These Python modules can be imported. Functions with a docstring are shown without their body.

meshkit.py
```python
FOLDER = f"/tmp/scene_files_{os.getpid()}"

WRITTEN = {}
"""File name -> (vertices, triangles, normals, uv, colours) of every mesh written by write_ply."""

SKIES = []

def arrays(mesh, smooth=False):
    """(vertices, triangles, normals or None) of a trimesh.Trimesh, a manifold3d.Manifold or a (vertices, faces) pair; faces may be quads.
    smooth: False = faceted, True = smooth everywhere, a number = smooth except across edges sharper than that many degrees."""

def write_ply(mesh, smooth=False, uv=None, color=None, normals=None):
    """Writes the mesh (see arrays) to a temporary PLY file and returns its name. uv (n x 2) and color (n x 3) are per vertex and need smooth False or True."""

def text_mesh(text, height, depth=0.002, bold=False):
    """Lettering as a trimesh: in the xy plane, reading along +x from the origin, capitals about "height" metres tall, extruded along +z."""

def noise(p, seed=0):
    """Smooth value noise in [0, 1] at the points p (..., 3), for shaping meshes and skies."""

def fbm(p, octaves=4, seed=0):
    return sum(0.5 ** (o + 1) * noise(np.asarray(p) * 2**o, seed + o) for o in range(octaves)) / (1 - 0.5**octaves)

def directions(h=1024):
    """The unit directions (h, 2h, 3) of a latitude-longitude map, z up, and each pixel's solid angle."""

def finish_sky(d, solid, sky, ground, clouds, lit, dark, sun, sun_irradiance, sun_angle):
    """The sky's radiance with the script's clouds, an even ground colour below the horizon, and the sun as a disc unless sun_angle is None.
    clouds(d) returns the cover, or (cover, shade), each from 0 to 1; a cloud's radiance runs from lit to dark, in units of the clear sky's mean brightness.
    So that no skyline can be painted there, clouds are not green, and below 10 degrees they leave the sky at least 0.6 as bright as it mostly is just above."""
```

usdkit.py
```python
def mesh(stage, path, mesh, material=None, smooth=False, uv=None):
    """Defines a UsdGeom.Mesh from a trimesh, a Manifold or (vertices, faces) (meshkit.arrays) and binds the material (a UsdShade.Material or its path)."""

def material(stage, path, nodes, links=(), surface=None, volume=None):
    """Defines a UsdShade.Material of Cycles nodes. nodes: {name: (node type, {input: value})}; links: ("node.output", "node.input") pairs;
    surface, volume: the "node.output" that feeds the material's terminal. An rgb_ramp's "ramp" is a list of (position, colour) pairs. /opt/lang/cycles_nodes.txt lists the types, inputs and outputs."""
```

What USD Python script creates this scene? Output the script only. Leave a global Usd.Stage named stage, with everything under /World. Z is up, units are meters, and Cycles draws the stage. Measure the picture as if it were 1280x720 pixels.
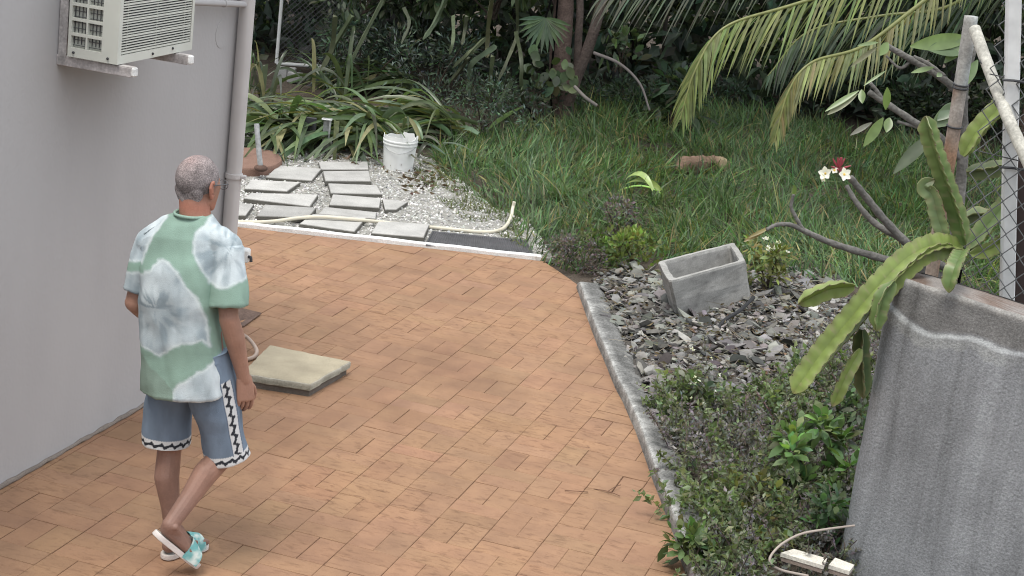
import math, re
import numpy as np, trimesh, manifold3d, shapely
import shapely.geometry as sg
import usdkit, meshkit
from pxr import Usd, UsdGeom, UsdLux, UsdShade, Gf, Sdf, Vt

stage = Usd.Stage.CreateInMemory()
UsdGeom.SetStageUpAxis(stage, UsdGeom.Tokens.z)
UsdGeom.SetStageMetersPerUnit(stage, 1.0)
world = UsdGeom.Xform.Define(stage, '/World'); stage.SetDefaultPrim(world.GetPrim())
UsdGeom.Scope.Define(stage, '/World/Looks')
rng = np.random.default_rng(11)

# ------------------------------------------------------------------ camera, sky, sun, exposure
F, PITCH, ROLL, H = 2175.0, math.radians(15.75), math.radians(7.1), 3.21     # focal length in photo pixels, height in metres
EXPOSURE = 0.74
cP, sP, cR, sR = math.cos(PITCH), math.sin(PITCH), math.cos(ROLL), math.sin(ROLL)
UP0 = np.array([0, sP, cP]); FWD = np.array([0, cP, -sP]); XR = np.array([1.0, 0, 0])
c_right, c_up = cR * XR + sR * UP0, -sR * XR + cR * UP0
cam = UsdGeom.Camera.Define(stage, '/World/camera')
cam.AddTransformOp().Set(Gf.Matrix4d(*c_right, 0, *c_up, 0, *(-FWD), 0, 0, 0, H, 1))
cam.CreateHorizontalApertureAttr(36.0); cam.CreateVerticalApertureAttr(36.0 * 9 / 16)
cam.CreateFocalLengthAttr(F / 1280 * 36.0); cam.CreateClippingRangeAttr(Gf.Vec2f(0.05, 500))
cam.CreateExposureAttr(EXPOSURE)

SUN = np.array([-0.22, -0.30, 0.93]); SUN /= np.linalg.norm(SUN)
sun_el, sun_rot = math.asin(SUN[2]), math.atan2(SUN[0], SUN[1])
skym = usdkit.material(stage, '/World/Looks/overcast_sky', {
    's': ('sky_texture', {'sky_type': 'single_scattering', 'sun_disc': False, 'sun_elevation': sun_el, 'sun_rotation': sun_rot}),
    'tc': ('texture_coordinate', {}), 'n': ('noise_texture', {'scale': 2.2, 'detail': 5}),
    'r': ('rgb_ramp', {'ramp': [(0.0, (6.2, 6.4, 6.9)), (0.45, (7.4, 7.6, 8.0)), (1.0, (9.4, 9.4, 9.5))]}),
    'mx': ('mix_color', {'blend_type': 'mix', 'fac': 0.86, 'use_clamp': False}),
    'sp': ('separate_xyz', {}), 'gr': ('map_range', {'from_min': 0.0, 'from_max': 1.0, 'to_min': 0.36, 'to_max': 1.65}), 'ov': ('vector_math', {'math_type': 'scale'}),
    'b': ('background_shader', {'strength': 0.1})},
    [('tc.generated', 'n.vector'), ('n.fac', 'r.fac'), ('s.color', 'mx.a'), ('tc.generated', 'sp.vector'), ('sp.z', 'gr.value'), ('r.color', 'ov.vector1'), ('gr.result', 'ov.scale'), ('ov.vector', 'mx.b'), ('mx.result', 'b.color')], surface='b.background')
dome = UsdLux.DomeLight.Define(stage, '/World/sky')
UsdShade.MaterialBindingAPI.Apply(dome.GetPrim()).Bind(skym)
dome.GetPrim().SetCustomDataByKey('kind', 'structure')
sun = UsdLux.DistantLight.Define(stage, '/World/sun')
sun.CreateIntensityAttr(0.40); sun.CreateAngleAttr(24.0); sun.CreateNormalizeAttr(True); sun.CreateColorAttr(Gf.Vec3f(1.0, 0.95, 0.88))
zc = SUN; xc = np.cross([0, 1, 0], zc); xc /= np.linalg.norm(xc); yc = np.cross(zc, xc)
sun.AddTransformOp().Set(Gf.Matrix4d(*xc, 0, *yc, 0, *zc, 0, *(SUN * 30), 1))

def site(px, py, z=0.0, Y=None):
    """Where the sight line of a surveyed photo point meets the height z (or the distance Y)."""
    x, y = (px - 640) / F, -(py - 360) / F
    r = x * c_right + y * c_up + FWD
    t = (z - H) / r[2] if Y is None else Y / r[1]
    return np.array([0, 0, H]) + t * r

# ------------------------------------------------------------------ helpers
NAMES = {}
def numbered(path):
    if path not in NAMES:
        NAMES[path] = 0; return path
    NAMES[path] += 1; return f'{path}_{NAMES[path]:03d}'

def tag(prim, label=None, cat=None, group=None, kind=None):
    p = prim.GetPrim()
    for k, v in (('label', label), ('category', cat), ('group', group), ('kind', kind)):
        if v: p.SetCustomDataByKey(k, v)
    return prim

def thing(name, label=None, cat=None, loc=(0, 0, 0), group=None, kind=None, parent='/World'):
    x = UsdGeom.Xform.Define(stage, numbered(f'{parent}/{name}'))
    if any(loc): x.AddTranslateOp().Set(Gf.Vec3d(*map(float, loc)))
    return tag(x, label, cat, group, kind)

class MB:
    """Collects vertices, triangles and vertex colours, then becomes one mesh."""
    def __init__(self): self.v, self.f, self.c, self.n = [], [], [], 0
    def add(self, v, f, c=None):
        v = np.asarray(v, float); f = np.asarray(f, int)
        if f.shape[1] == 4: f = np.vstack([f[:, [0, 1, 2]], f[:, [0, 2, 3]]])
        self.v.append(v); self.f.append(f + self.n); self.n += len(v)
        self.c.append(np.broadcast_to(np.asarray(c if c is not None else (0.5, 0.5, 0.5), float), (len(v), 3)))
        return self
    def mesh(self, m, c=None): return self.add(m.vertices, m.faces, c)
    def arrays(self): return np.vstack(self.v), np.vstack(self.f), np.vstack(self.c)

def put(parent, name, mb, mat, smooth=False, loc=(0, 0, 0), **kw):
    """One Mesh prim under parent (a prim, or None for /World)."""
    base = '/World' if parent is None else str(parent.GetPath())
    if isinstance(mb, MB): v, f, c = mb.arrays()
    elif isinstance(mb, trimesh.Trimesh): v, f, c = np.array(mb.vertices), np.array(mb.faces), None
    else: v, f, c = mb if len(mb) == 3 else (*mb, None)
    v = np.asarray(v, float) - np.asarray(loc, float)
    if smooth not in (True, False) and c is not None:       # keep colours over split vertices
        tm = trimesh.Trimesh(v, f, process=False, vertex_colors=None)
        t2 = trimesh.graph.smooth_shade(tm, angle=math.radians(smooth), facet_minarea=None)
        from scipy.spatial import cKDTree
        c = c[cKDTree(v).query(t2.vertices)[1]]; v, f = np.array(t2.vertices), np.array(t2.faces); smooth = True
    m = usdkit.mesh(stage, numbered(f'{base}/{name}'), trimesh.Trimesh(v, f, process=False), mat, smooth=smooth)
    if c is not None:
        UsdGeom.PrimvarsAPI(m).CreatePrimvar('tone', Sdf.ValueTypeNames.Color3fArray, 'vertex').Set(Vt.Vec3fArray.FromNumpy(np.asarray(c, np.float32)))
    return tag(m, **kw)

def norm(a): a = np.asarray(a, float); return a / np.maximum(np.linalg.norm(a, axis=-1, keepdims=True), 1e-9)
def box(size, center=(0, 0, 0), bevel=0.0):
    s = np.asarray(size, float) / 2
    if bevel <= 0: m = trimesh.creation.box(size)
    else:
        pts = []
        for k in range(3):
            t = s - bevel; t[k] = s[k]
            pts += [np.array([a, b, c]) * t for a in (-1, 1) for b in (-1, 1) for c in (-1, 1)]
        m = trimesh.convex.convex_hull(np.array(pts))
    m.apply_translation(center); return m
def frame_matrix(o, x, y, z):
    T = np.eye(4); T[:3, 0], T[:3, 1], T[:3, 2], T[:3, 3] = x, y, z, o; return T
def catmull(P, n=8):
    P = np.asarray(P, float); Q = np.vstack([2 * P[0] - P[1], P, 2 * P[-1] - P[-2]]); out = []
    for i in range(1, len(Q) - 2):
        for t in np.linspace(0, 1, n, endpoint=False):
            a, b, c, d = Q[i - 1:i + 3]
            out.append(0.5 * (2 * b + (c - a) * t + (2 * a - 5 * b + 4 * c - d) * t * t + (3 * b - a - 3 * c + d) * t ** 3))
    return np.array(out + [P[-1]])
def frames(P, ref=(0, 0, 1)):
    T = norm(np.gradient(P, axis=0)); N = np.zeros_like(P); n0 = np.cross(T[0], ref)
    if np.linalg.norm(n0) < 1e-3: n0 = np.cross(T[0], (1, 0, 0))
    n = norm(n0)
    for i in range(len(P)):
        n = norm(n - T[i] * (n @ T[i])); N[i] = n
    return T, N, np.cross(T, N)
def loft(rings, cap=True):
    R = np.asarray(rings, float); k, n = R.shape[:2]; f = []
    i = np.arange(n); j = (i + 1) % n
    for a in range(k - 1):
        f.append(np.stack([a * n + i, a * n + j, (a + 1) * n + j], 1)); f.append(np.stack([a * n + i, (a + 1) * n + j, (a + 1) * n + i], 1))
    v = R.reshape(-1, 3)
    if cap:
        v = np.vstack([v, R[0].mean(0), R[-1].mean(0)])
        f.append(np.stack([np.full(n, k * n), j, i], 1)); f.append(np.stack([np.full(n, k * n + 1), (k - 1) * n + i, (k - 1) * n + j], 1))
    return v, np.vstack(f)
def tube(P, r, n=8):
    P = np.asarray(P, float); r = np.broadcast_to(r, len(P)); T, N, B = frames(P)
    a = np.linspace(0, 2 * math.pi, n, endpoint=False)
    return loft(P[:, None] + r[:, None, None] * (np.cos(a)[None, :, None] * N[:, None] + np.sin(a)[None, :, None] * B[:, None]))
def tubes(P, r, n=8): return trimesh.Trimesh(*tube(P, r, n), process=False)

def blades(mb, base, dirn, length, width, droop, seg=4, color=(0.1, 0.2, 0.05), profile='grass', fold=0.0, side=None):
    """Curved ribbons, one per row of base: grass, strap leaves, leaflets."""
    N = len(base); base = np.asarray(base, float); d = norm(dirn); L = np.broadcast_to(length, N); W = np.broadcast_to(width, N); D = np.broadcast_to(droop, N)
    t = np.linspace(0, 1, seg + 1)
    c = base[:, None] + d[:, None] * (t[None, :, None] * L[:, None, None]) - np.array([0, 0, 1.0]) * (D * L)[:, None, None] * (t ** 2)[None, :, None]
    if side is None:
        side = norm(np.cross(d, np.array([0, 0, 1.0]) + 0.35 * rng.normal(size=(N, 3))))
    up = norm(np.cross(side, d))
    w = {'grass': 1 - 0.97 * t ** 1.6, 'strap': np.clip(np.minimum(0.55 + 2.2 * t, 1.02 * (1 - t ** 3.2)), 0.03, 1), 'leaf': np.clip(np.sin(np.pi * np.clip(t, 0.02, 0.985)) ** 0.75, 0.04, 1)}[profile]
    hw = 0.5 * W[:, None] * w[None]
    col = np.broadcast_to(np.asarray(color, float), (N, 3))
    if fold:
        l = c - side[:, None] * hw[..., None] + up[:, None] * (fold * hw)[..., None]; r = c + side[:, None] * hw[..., None] + up[:, None] * (fold * hw)[..., None]
        V = np.stack([l, c, r], 2); m = 3
    else:
        V = np.stack([c - side[:, None] * hw[..., None], c + side[:, None] * hw[..., None]], 2); m = 2
    k = (seg + 1) * m; fs = []
    for s in range(seg):
        for q in range(m - 1):
            a = s * m + q; fs += [[a, a + 1, a + m + 1], [a, a + m + 1, a + m]]
    fs = np.array(fs); f = (np.arange(N)[:, None, None] * k + fs[None]).reshape(-1, 3)
    mb.add(V.reshape(-1, 3), f, np.repeat(col, k, axis=0)); return c

def hexes(mb, pos, axis, length, width, color):
    """Small pointed leaves of four triangles, creased along the middle."""
    N = len(pos); a = norm(axis); s = norm(np.cross(a, rng.normal(size=(N, 3)))); u = np.cross(s, a)
    L, W = np.broadcast_to(length, N)[:, None], np.broadcast_to(width, N)[:, None]
    V = np.stack([pos, pos + a * L * .45 - s * W * .5 + u * W * .18, pos + a * L * .5 - u * 0, pos + a * L * .45 + s * W * .5 + u * W * .18, pos + a * L - u * L * .12], 1)
    fs = np.array([[0, 2, 1], [0, 3, 2], [1, 2, 4], [2, 3, 4]])
    mb.add(V.reshape(-1, 3), (np.arange(N)[:, None, None] * 5 + fs[None]).reshape(-1, 3), np.repeat(np.broadcast_to(color, (N, 3)), 5, axis=0))
def vary(c, n, v=0.25, hue=0.1):
    """n jittered versions of a colour."""
    k = np.clip(1 + v * rng.normal(size=(n, 1)), 0.35, 2.0)
    return np.clip(np.asarray(c, float) * k * (1 + hue * rng.normal(size=(n, 3))), 0.003, 0.9)
def unit(n, up=0.0):
    d = rng.normal(size=(n, 3)); d[:, 2] += up; return norm(d)

# ------------------------------------------------------------------ materials
def L(p): return '/World/Looks/' + p
TC = ('texture_coordinate', {})
def toned(name, rough=0.85, bump=0.0, bscale=40.0, var=0.3, vscale=6.0, spec=0.3, fine=0.0, fscale=120.0):
    """Colour from the mesh's own tone, mottled; rough, with a fine relief."""
    nodes = {'a': ('attribute', {'attribute': 'tone'}), 'g': ('geometry', {}), 'n': ('noise_texture', {'scale': vscale, 'detail': 6, 'roughness': 0.6}),
             'r': ('map_range', {'from_min': 0.25, 'from_max': 0.75, 'to_min': 1 - var, 'to_max': 1 + var}), 'm': ('vector_math', {'math_type': 'scale'}),
             'n2': ('noise_texture', {'scale': fscale, 'detail': 3}), 'r2': ('map_range', {'from_min': 0.3, 'from_max': 0.7, 'to_min': 1 - fine, 'to_max': 1 + fine}), 'm2': ('vector_math', {'math_type': 'scale'}),
             'nb': ('noise_texture', {'scale': bscale, 'detail': 5}), 'b': ('bump', {'strength': 1.0, 'distance': bump}),
             'p': ('principled_bsdf', {'roughness': rough, 'specular_ior_level': spec})}
    links = [('g.position', 'n.vector'), ('g.position', 'nb.vector'), ('g.position', 'n2.vector'), ('n.fac', 'r.value'), ('a.vector', 'm.vector1'), ('r.result', 'm.scale'), ('m.vector', 'm2.vector1'), ('n2.fac', 'r2.value'), ('r2.result', 'm2.scale'), ('m2.vector', 'p.base_color')]
    if bump: links += [('nb.fac', 'b.height'), ('b.normal', 'p.normal')]
    return usdkit.material(stage, L(name), nodes, links, surface='p.BSDF')
def plain(name, color, rough=0.6, metal=0.0, var=0.12, vscale=8.0, bump=0.0, bscale=60.0, spec=0.5):
    return usdkit.material(stage, L(name), {'g': ('geometry', {}), 'n': ('noise_texture', {'scale': vscale, 'detail': 5}),
        'r': ('rgb_ramp', {'ramp': [(0.25, tuple(np.array(color) * (1 - var))), (0.75, tuple(np.array(color) * (1 + var)))]}),
        'nb': ('noise_texture', {'scale': bscale, 'detail': 4}), 'b': ('bump', {'strength': 1.0, 'distance': bump}),
        'p': ('principled_bsdf', {'roughness': rough, 'metallic': metal, 'specular_ior_level': spec})},
        [('g.position', 'n.vector'), ('n.fac', 'r.fac'), ('r.color', 'p.base_color'), ('g.position', 'nb.vector')] + ([('nb.fac', 'b.height'), ('b.normal', 'p.normal')] if bump else []), surface='p.BSDF')
def leafy(name, rough=0.45, trans=0.3, spec=0.4):
    return usdkit.material(stage, L(name), {'a': ('attribute', {'attribute': 'tone'}), 'g': ('geometry', {}), 'n': ('noise_texture', {'scale': 14.0, 'detail': 4}),
        'r': ('map_range', {'from_min': 0.25, 'from_max': 0.75, 'to_min': 0.75, 'to_max': 1.25}), 'm': ('vector_math', {'math_type': 'scale'}),
        't': ('vector_math', {'math_type': 'multiply', 'vector2': (1.25, 1.35, 0.6)}),
        'p': ('principled_bsdf', {'roughness': rough, 'specular_ior_level': spec}), 'tr': ('translucent_bsdf', {}), 'mx': ('mix_closure', {'fac': trans})},
        [('g.position', 'n.vector'), ('n.fac', 'r.value'), ('a.vector', 'm.vector1'), ('r.result', 'm.scale'), ('m.vector', 'p.base_color'), ('m.vector', 't.vector1'), ('t.vector', 'tr.color'), ('p.BSDF', 'mx.closure1'), ('tr.BSDF', 'mx.closure2')], surface='mx.closure')
M_leaf = leafy('leaf'); M_gloss = leafy('glossy_leaf', 0.33, 0.22, 0.5); M_cactus = leafy('cactus_skin', 0.40, 0.2, 0.45)
M_stone = toned('stone', 0.9, 0.004, 60, 0.35, 14.0); M_conc = toned('concrete', 0.92, 0.0025, 90, 0.22, 5.0, 0.2, 0.18, 140)
M_rough = toned('rough_concrete', 0.96, 0.007, 48, 0.4, 11.0, 0.1, 0.35, 90)
M_bark = toned('bark', 0.95, 0.01, 35, 0.35, 9.0, 0.15, 0.2, 60)
M_soil = toned('soil', 0.98, 0.02, 25, 0.4, 5.0, 0.1, 0.35, 70)
M_skin = toned('skin', 0.55, 0.0008, 220, 0.12, 18.0, 0.4, 0.06, 160)
M_cloth = toned('cloth', 0.9, 0.0015, 260, 0.1, 9.0, 0.2, 0.06, 400)
M_hair = toned('cropped_hair', 0.85, 0.0022, 300, 0.3, 38.0, 0.2, 0.5, 230)
M_white = plain('white_plastic', (0.72, 0.73, 0.71), 0.42, var=0.08)
M_paint_white = plain('chalky_white_paint', (0.66, 0.67, 0.66), 0.7, var=0.14, vscale=12)
M_ac = plain('ac_casing', (0.56, 0.57, 0.51), 0.5, var=0.06, vscale=5)
M_dark = plain('dark_metal', (0.035, 0.036, 0.04), 0.6, var=0.3)
M_black = plain('black_rubber', (0.014, 0.014, 0.016), 0.6)
M_fin = plain('coil_fins', (0.10, 0.10, 0.105), 0.5, metal=0.4)
M_galv = plain('galvanised_steel', (0.42, 0.43, 0.43), 0.5, metal=0.5, var=0.35, vscale=30)
M_bracket = toned('weathered_bracket', 0.8, 0.001, 80, 0.35, 18, 0.3, 0.2, 90)
M_wall = usdkit.material(stage, L('grey_wall_paint'), {'g': ('geometry', {}), 'mp': ('mapping', {'scale': (1.0, 1.0, 0.35)}), 'n': ('noise_texture', {'scale': 1.3, 'detail': 6, 'roughness': 0.55}),
    'r': ('rgb_ramp', {'ramp': [(0.25, (0.352, 0.346, 0.346)), (0.55, (0.392, 0.386, 0.384)), (0.8, (0.418, 0.412, 0.408))]}),
    'nb': ('noise_texture', {'scale': 45.0, 'detail': 6}), 'b': ('bump', {'strength': 1.0, 'distance': 0.0012}), 'p': ('principled_bsdf', {'roughness': 0.75, 'specular_ior_level': 0.3})},
    [('g.position', 'mp.vector'), ('mp.vector', 'n.vector'), ('n.fac', 'r.fac'), ('r.color', 'p.base_color'), ('g.position', 'nb.vector'), ('nb.fac', 'b.height'), ('b.normal', 'p.normal')], surface='p.BSDF')
TH = math.radians(74.09); U = np.array([math.cos(TH), math.sin(TH), 0]); V_ = np.array([U[1], -U[0], 0])      # along the house wall, and out from it
M_brick = usdkit.material(stage, L('terracotta_paver'), {'a': ('attribute', {'attribute': 'tone'}), 'g': ('geometry', {}),
    'mp': ('mapping', {'rotation': (0, 0, -TH), 'scale': (1, 1, 1)}), 'ms': ('mapping', {'scale': (34.0, 13.0, 8.0)}), 'n1': ('noise_texture', {'scale': 1.0, 'detail': 4, 'roughness': 0.65, 'distortion': 0.6}),
    'st': ('rgb_ramp', {'ramp': [(0.0, (1, 1, 1)), (0.50, (1, 1, 1)), (0.60, (0.80, 0.78, 0.77)), (0.72, (0.50, 0.47, 0.46))]}),
    'n2': ('noise_texture', {'scale': 0.9, 'detail': 5, 'roughness': 0.6}), 'r2': ('rgb_ramp', {'ramp': [(0.28, (0.76, 0.74, 0.74)), (0.5, (1, 1, 1)), (0.75, (1.12, 1.10, 1.05))]}),
    'n3': ('noise_texture', {'scale': 7.0, 'detail': 6}), 'r3': ('rgb_ramp', {'ramp': [(0.3, (0.88, 0.87, 0.88)), (0.7, (1.08, 1.08, 1.06))]}),
    'cx': ('rgb_ramp', {'ramp': [(0.36, (0, 0, 0)), (0.62, (1, 1, 1))]}),
    'mA': ('mix_color', {'blend_type': 'mix', 'a': (1, 1, 1)}), 'm1': ('mix_color', {'blend_type': 'multiply', 'fac': 1.0, 'use_clamp': False}), 'm2': ('mix_color', {'blend_type': 'multiply', 'fac': 1.0, 'use_clamp': False}), 'm3': ('mix_color', {'blend_type': 'multiply', 'fac': 1.0, 'use_clamp': False}),
    'nb': ('noise_texture', {'scale': 90.0, 'detail': 4}), 'b': ('bump', {'strength': 1.0, 'distance': 0.0016}), 'b2': ('bump', {'strength': 1.0, 'distance': 0.0009}), 'p': ('principled_bsdf', {'roughness': 0.78, 'specular_ior_level': 0.35})},
    [('g.position', 'mp.vector'), ('mp.vector', 'ms.vector'), ('ms.vector', 'n1.vector'), ('n1.fac', 'st.fac'), ('g.position', 'n2.vector'), ('n2.fac', 'r2.fac'), ('g.position', 'n3.vector'), ('n3.fac', 'r3.fac'), ('n2.fac', 'cx.fac'),
     ('st.color', 'mA.b'), ('cx.color', 'mA.fac'), ('a.color', 'm1.a'), ('mA.result', 'm1.b'), ('m1.result', 'm2.a'), ('r2.color', 'm2.b'), ('m2.result', 'm3.a'), ('r3.color', 'm3.b'), ('m3.result', 'p.base_color'),
     ('g.position', 'nb.vector'), ('nb.fac', 'b.height'), ('n1.fac', 'b2.height'), ('b.normal', 'b2.normal'), ('b2.normal', 'p.normal')], surface='p.BSDF')
M_render = usdkit.material(stage, L('weathered_render'), {'a': ('attribute', {'attribute': 'tone'}), 'g': ('geometry', {}), 'mp': ('mapping', {'scale': (7.0, 7.0, 0.55)}), 'n': ('noise_texture', {'scale': 1.6, 'detail': 6, 'roughness': 0.6}),
    'r': ('rgb_ramp', {'ramp': [(0.24, (0.52, 0.515, 0.51)), (0.42, (0.88, 0.88, 0.88)), (0.58, (1.03, 1.03, 1.03)), (0.78, (1.28, 1.29, 1.29))]}), 'm': ('mix_color', {'blend_type': 'multiply', 'fac': 1.0, 'use_clamp': False}),
    'n2': ('noise_texture', {'scale': 110.0, 'detail': 4, 'roughness': 0.7}), 'r2': ('rgb_ramp', {'ramp': [(0.3, (0.7, 0.7, 0.7)), (0.7, (1.3, 1.3, 1.3))]}), 'm2': ('mix_color', {'blend_type': 'multiply', 'fac': 1.0, 'use_clamp': False}),
    'nb': ('noise_texture', {'scale': 75.0, 'detail': 6, 'roughness': 0.65}), 'b': ('bump', {'strength': 1.0, 'distance': 0.0055}), 'p': ('principled_bsdf', {'roughness': 0.95, 'specular_ior_level': 0.15})},
    [('g.position', 'mp.vector'), ('mp.vector', 'n.vector'), ('n.fac', 'r.fac'), ('a.color', 'm.a'), ('r.color', 'm.b'), ('g.position', 'n2.vector'), ('n2.fac', 'r2.fac'), ('m.result', 'm2.a'), ('r2.color', 'm2.b'), ('m2.result', 'p.base_color'), ('g.position', 'nb.vector'), ('nb.fac', 'b.height'), ('b.normal', 'p.normal')], surface='p.BSDF')

# ------------------------------------------------------------------ ground
C0 = site(297, 449); C0[2] = 0
def wall_at(s, d, z): return C0 + U * s + V_ * d + np.array([0, 0, z])
def wall_hit(px, py, d):
    r = site(px, py, Y=1.0) - [0, 0, H]; o = np.array([0, 0, H])
    return o + r * ((d - (o - C0) @ V_) / (r @ V_))
KERB = np.array([site(*q)[:2] for q in [(720, 359), (747, 432), (768, 480), (795, 543), (816.5, 604), (834.5, 648), (858, 720), (885, 800)]])
FAR_L, FAR_R = site(300, 284)[:2], site(676, 326)[:2]
fdir = (FAR_R - FAR_L) / np.linalg.norm(FAR_R - FAR_L)
def kerb_x(y): return np.interp(-np.asarray(y), -KERB[:, 1], KERB[:, 0])
def far_y(x): return FAR_L[1] + (np.asarray(x) - FAR_L[0]) * fdir[1] / fdir[0]
def garden_mask(x, y): return (y < KERB[0, 1] + 0.1) * np.clip((x - kerb_x(y) - 0.06) / 0.12, 0, 1) + (y >= KERB[0, 1] + 0.1) * np.clip((x - 0.35) / 0.3, 0, 1) * np.clip((y - 11.6) / .3 + 1, 0, 1)
def gz(x, y):
    x, y = np.asarray(x, float), np.asarray(y, float); p = np.stack([x * 1.3, y * 1.3, 0 * x], -1)
    g = garden_mask(x, y); back = np.clip((y - 12.9) / 2.5, 0, 1)
    rubble = np.exp(-(((x - 1.55) / 0.75) ** 2 + ((y - 9.9) / 1.5) ** 2))
    return -0.03 + g * 0.06 + back * 0.02 + (g + back) * 0.05 * (meshkit.fbm(p, 3, 5) - 0.5) + 0.09 * rubble * g
xs = np.concatenate([[-220, -80, -30, -14], np.arange(-8, 8.01, 0.1), [14, 30, 80, 220]]); ys = np.concatenate([[-120, -40, -10, 0], np.arange(4, 24.01, 0.1), [30, 45, 90, 300]])
gx, gy = np.meshgrid(xs, ys); gv = np.stack([gx, gy, gz(gx, gy)], -1).reshape(-1, 3)
ny, nx = gx.shape; i = (np.arange(ny - 1)[:, None] * nx + np.arange(nx - 1)[None]).ravel()
gcol = np.array([0.075, 0.062, 0.05]) * (0.6 + 0.8 * meshkit.fbm(gv * 2.0, 4, 9))[:, None]
put(None, 'ground', (gv, np.vstack([np.stack([i, i + 1, i + nx + 1], 1), np.stack([i, i + nx + 1, i + nx], 1)]), gcol), M_soil, smooth=True, kind='structure')

# ------------------------------------------------------------------ paving of terracotta bricks
paving = thing('paving', kind='structure')
far_off = np.array([-fdir[1], fdir[0]])
pl = [FAR_L - fdir * 1.2, FAR_R + fdir * 0.02, KERB[0] + [0.02, 0.06]] + [k + [0.015, 0] for k in KERB[1:]]
pl += [(KERB[-1, 0] + 0.3, 4.6)] + [tuple((wall_at(-4.6, -0.048, 0))[:2]), tuple(wall_at(-.165, -0.048, 0)[:2]), tuple(wall_at(-.165, -1.1, 0)[:2])]
area = sg.Polygon([tuple(p) for p in pl]).buffer(0)
bed = trimesh.creation.extrude_polygon(area, 0.03, engine='earcut'); bed.apply_translation([0, 0, -0.0335])
put(paving, 'bed', MB().mesh(bed, (0.115, 0.065, 0.042)), M_soil)
LB = 0.24973; OB = np.array([0.14527 * 3.21, 2.60634 * 3.21]); u2, v2 = U[:2], V_[:2]
bricks = []
for a in range(-24, 22):
    for b in range(-20, 14):
        for h in (-0.25, 0.25):
            ca, cb, la, lb = (a, b + h, 1.0, 0.5) if (a + b) % 2 == 0 else (a + h, b, 0.5, 1.0)
            c = OB - LB * ca * u2 + LB * cb * v2
            if area.distance(sg.Point(*c)) < 0.15: bricks.append((c, la * LB, lb * LB))
bricks.sort(key=lambda q: abs(q[0][0] + 0.1) * 0.3 + q[0][1] if q[0][1] > 6.0 else 50 + q[0][1])
BASE = np.array([0.288, 0.170, 0.101])
def brick_mesh(c, la, lb):
    g1, g2 = 0.0006 + 0.0019 * rng.random(2) ** 2; dz = rng.normal(0, 0.0007); rot = rng.normal(0, 0.004)
    cu = u2 * math.cos(rot) + v2 * math.sin(rot); cv = np.array([cu[1], -cu[0]])
    ha, hb = la / 2 - g1, lb / 2 - g2
    ring = np.array([[-1, -1], [1, -1], [1, 1], [-1, 1]]) * [1, 1]
    P = [c + cu * (q[0] * ha) + cv * (q[1] * hb) for q in ring]
    poly = sg.Polygon(P); tone = BASE * np.clip(1 + 0.035 * rng.normal(), 0.88, 1.12) * (1 + 0.012 * rng.normal(size=3))
    tilt = rng.normal(0, 0.0035, 2)
    if not area.contains(poly):
        poly = poly.intersection(area)
        if poly.is_empty or poly.area < 4e-4: return None
        if poly.geom_type != 'Polygon': poly = max(poly.geoms, key=lambda g: g.area)
        m = trimesh.creation.extrude_polygon(poly, 0.03, engine='earcut'); m.apply_translation([0, 0, -0.03 + dz])
        return m.vertices, m.faces, tone
    b = 0.0022; rows = []
    for ins, z in ((0, -0.03), (0, -b * 0.9), (b, 0.0)):
        rows.append([np.append(c + cu * (q[0] * (ha - ins)) + cv * (q[1] * (hb - ins)), z + dz + (q[0] * tilt[0] * ha + q[1] * tilt[1] * hb if z > -0.02 else 0)) for q in ring])
    v, f = loft(rows, cap=False); f = np.vstack([f, [[8, 10, 9], [8, 11, 10]]])
    f = np.vstack([f])
    return v, f[:, ::-1], tone
rest = MB(); count = 0
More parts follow.
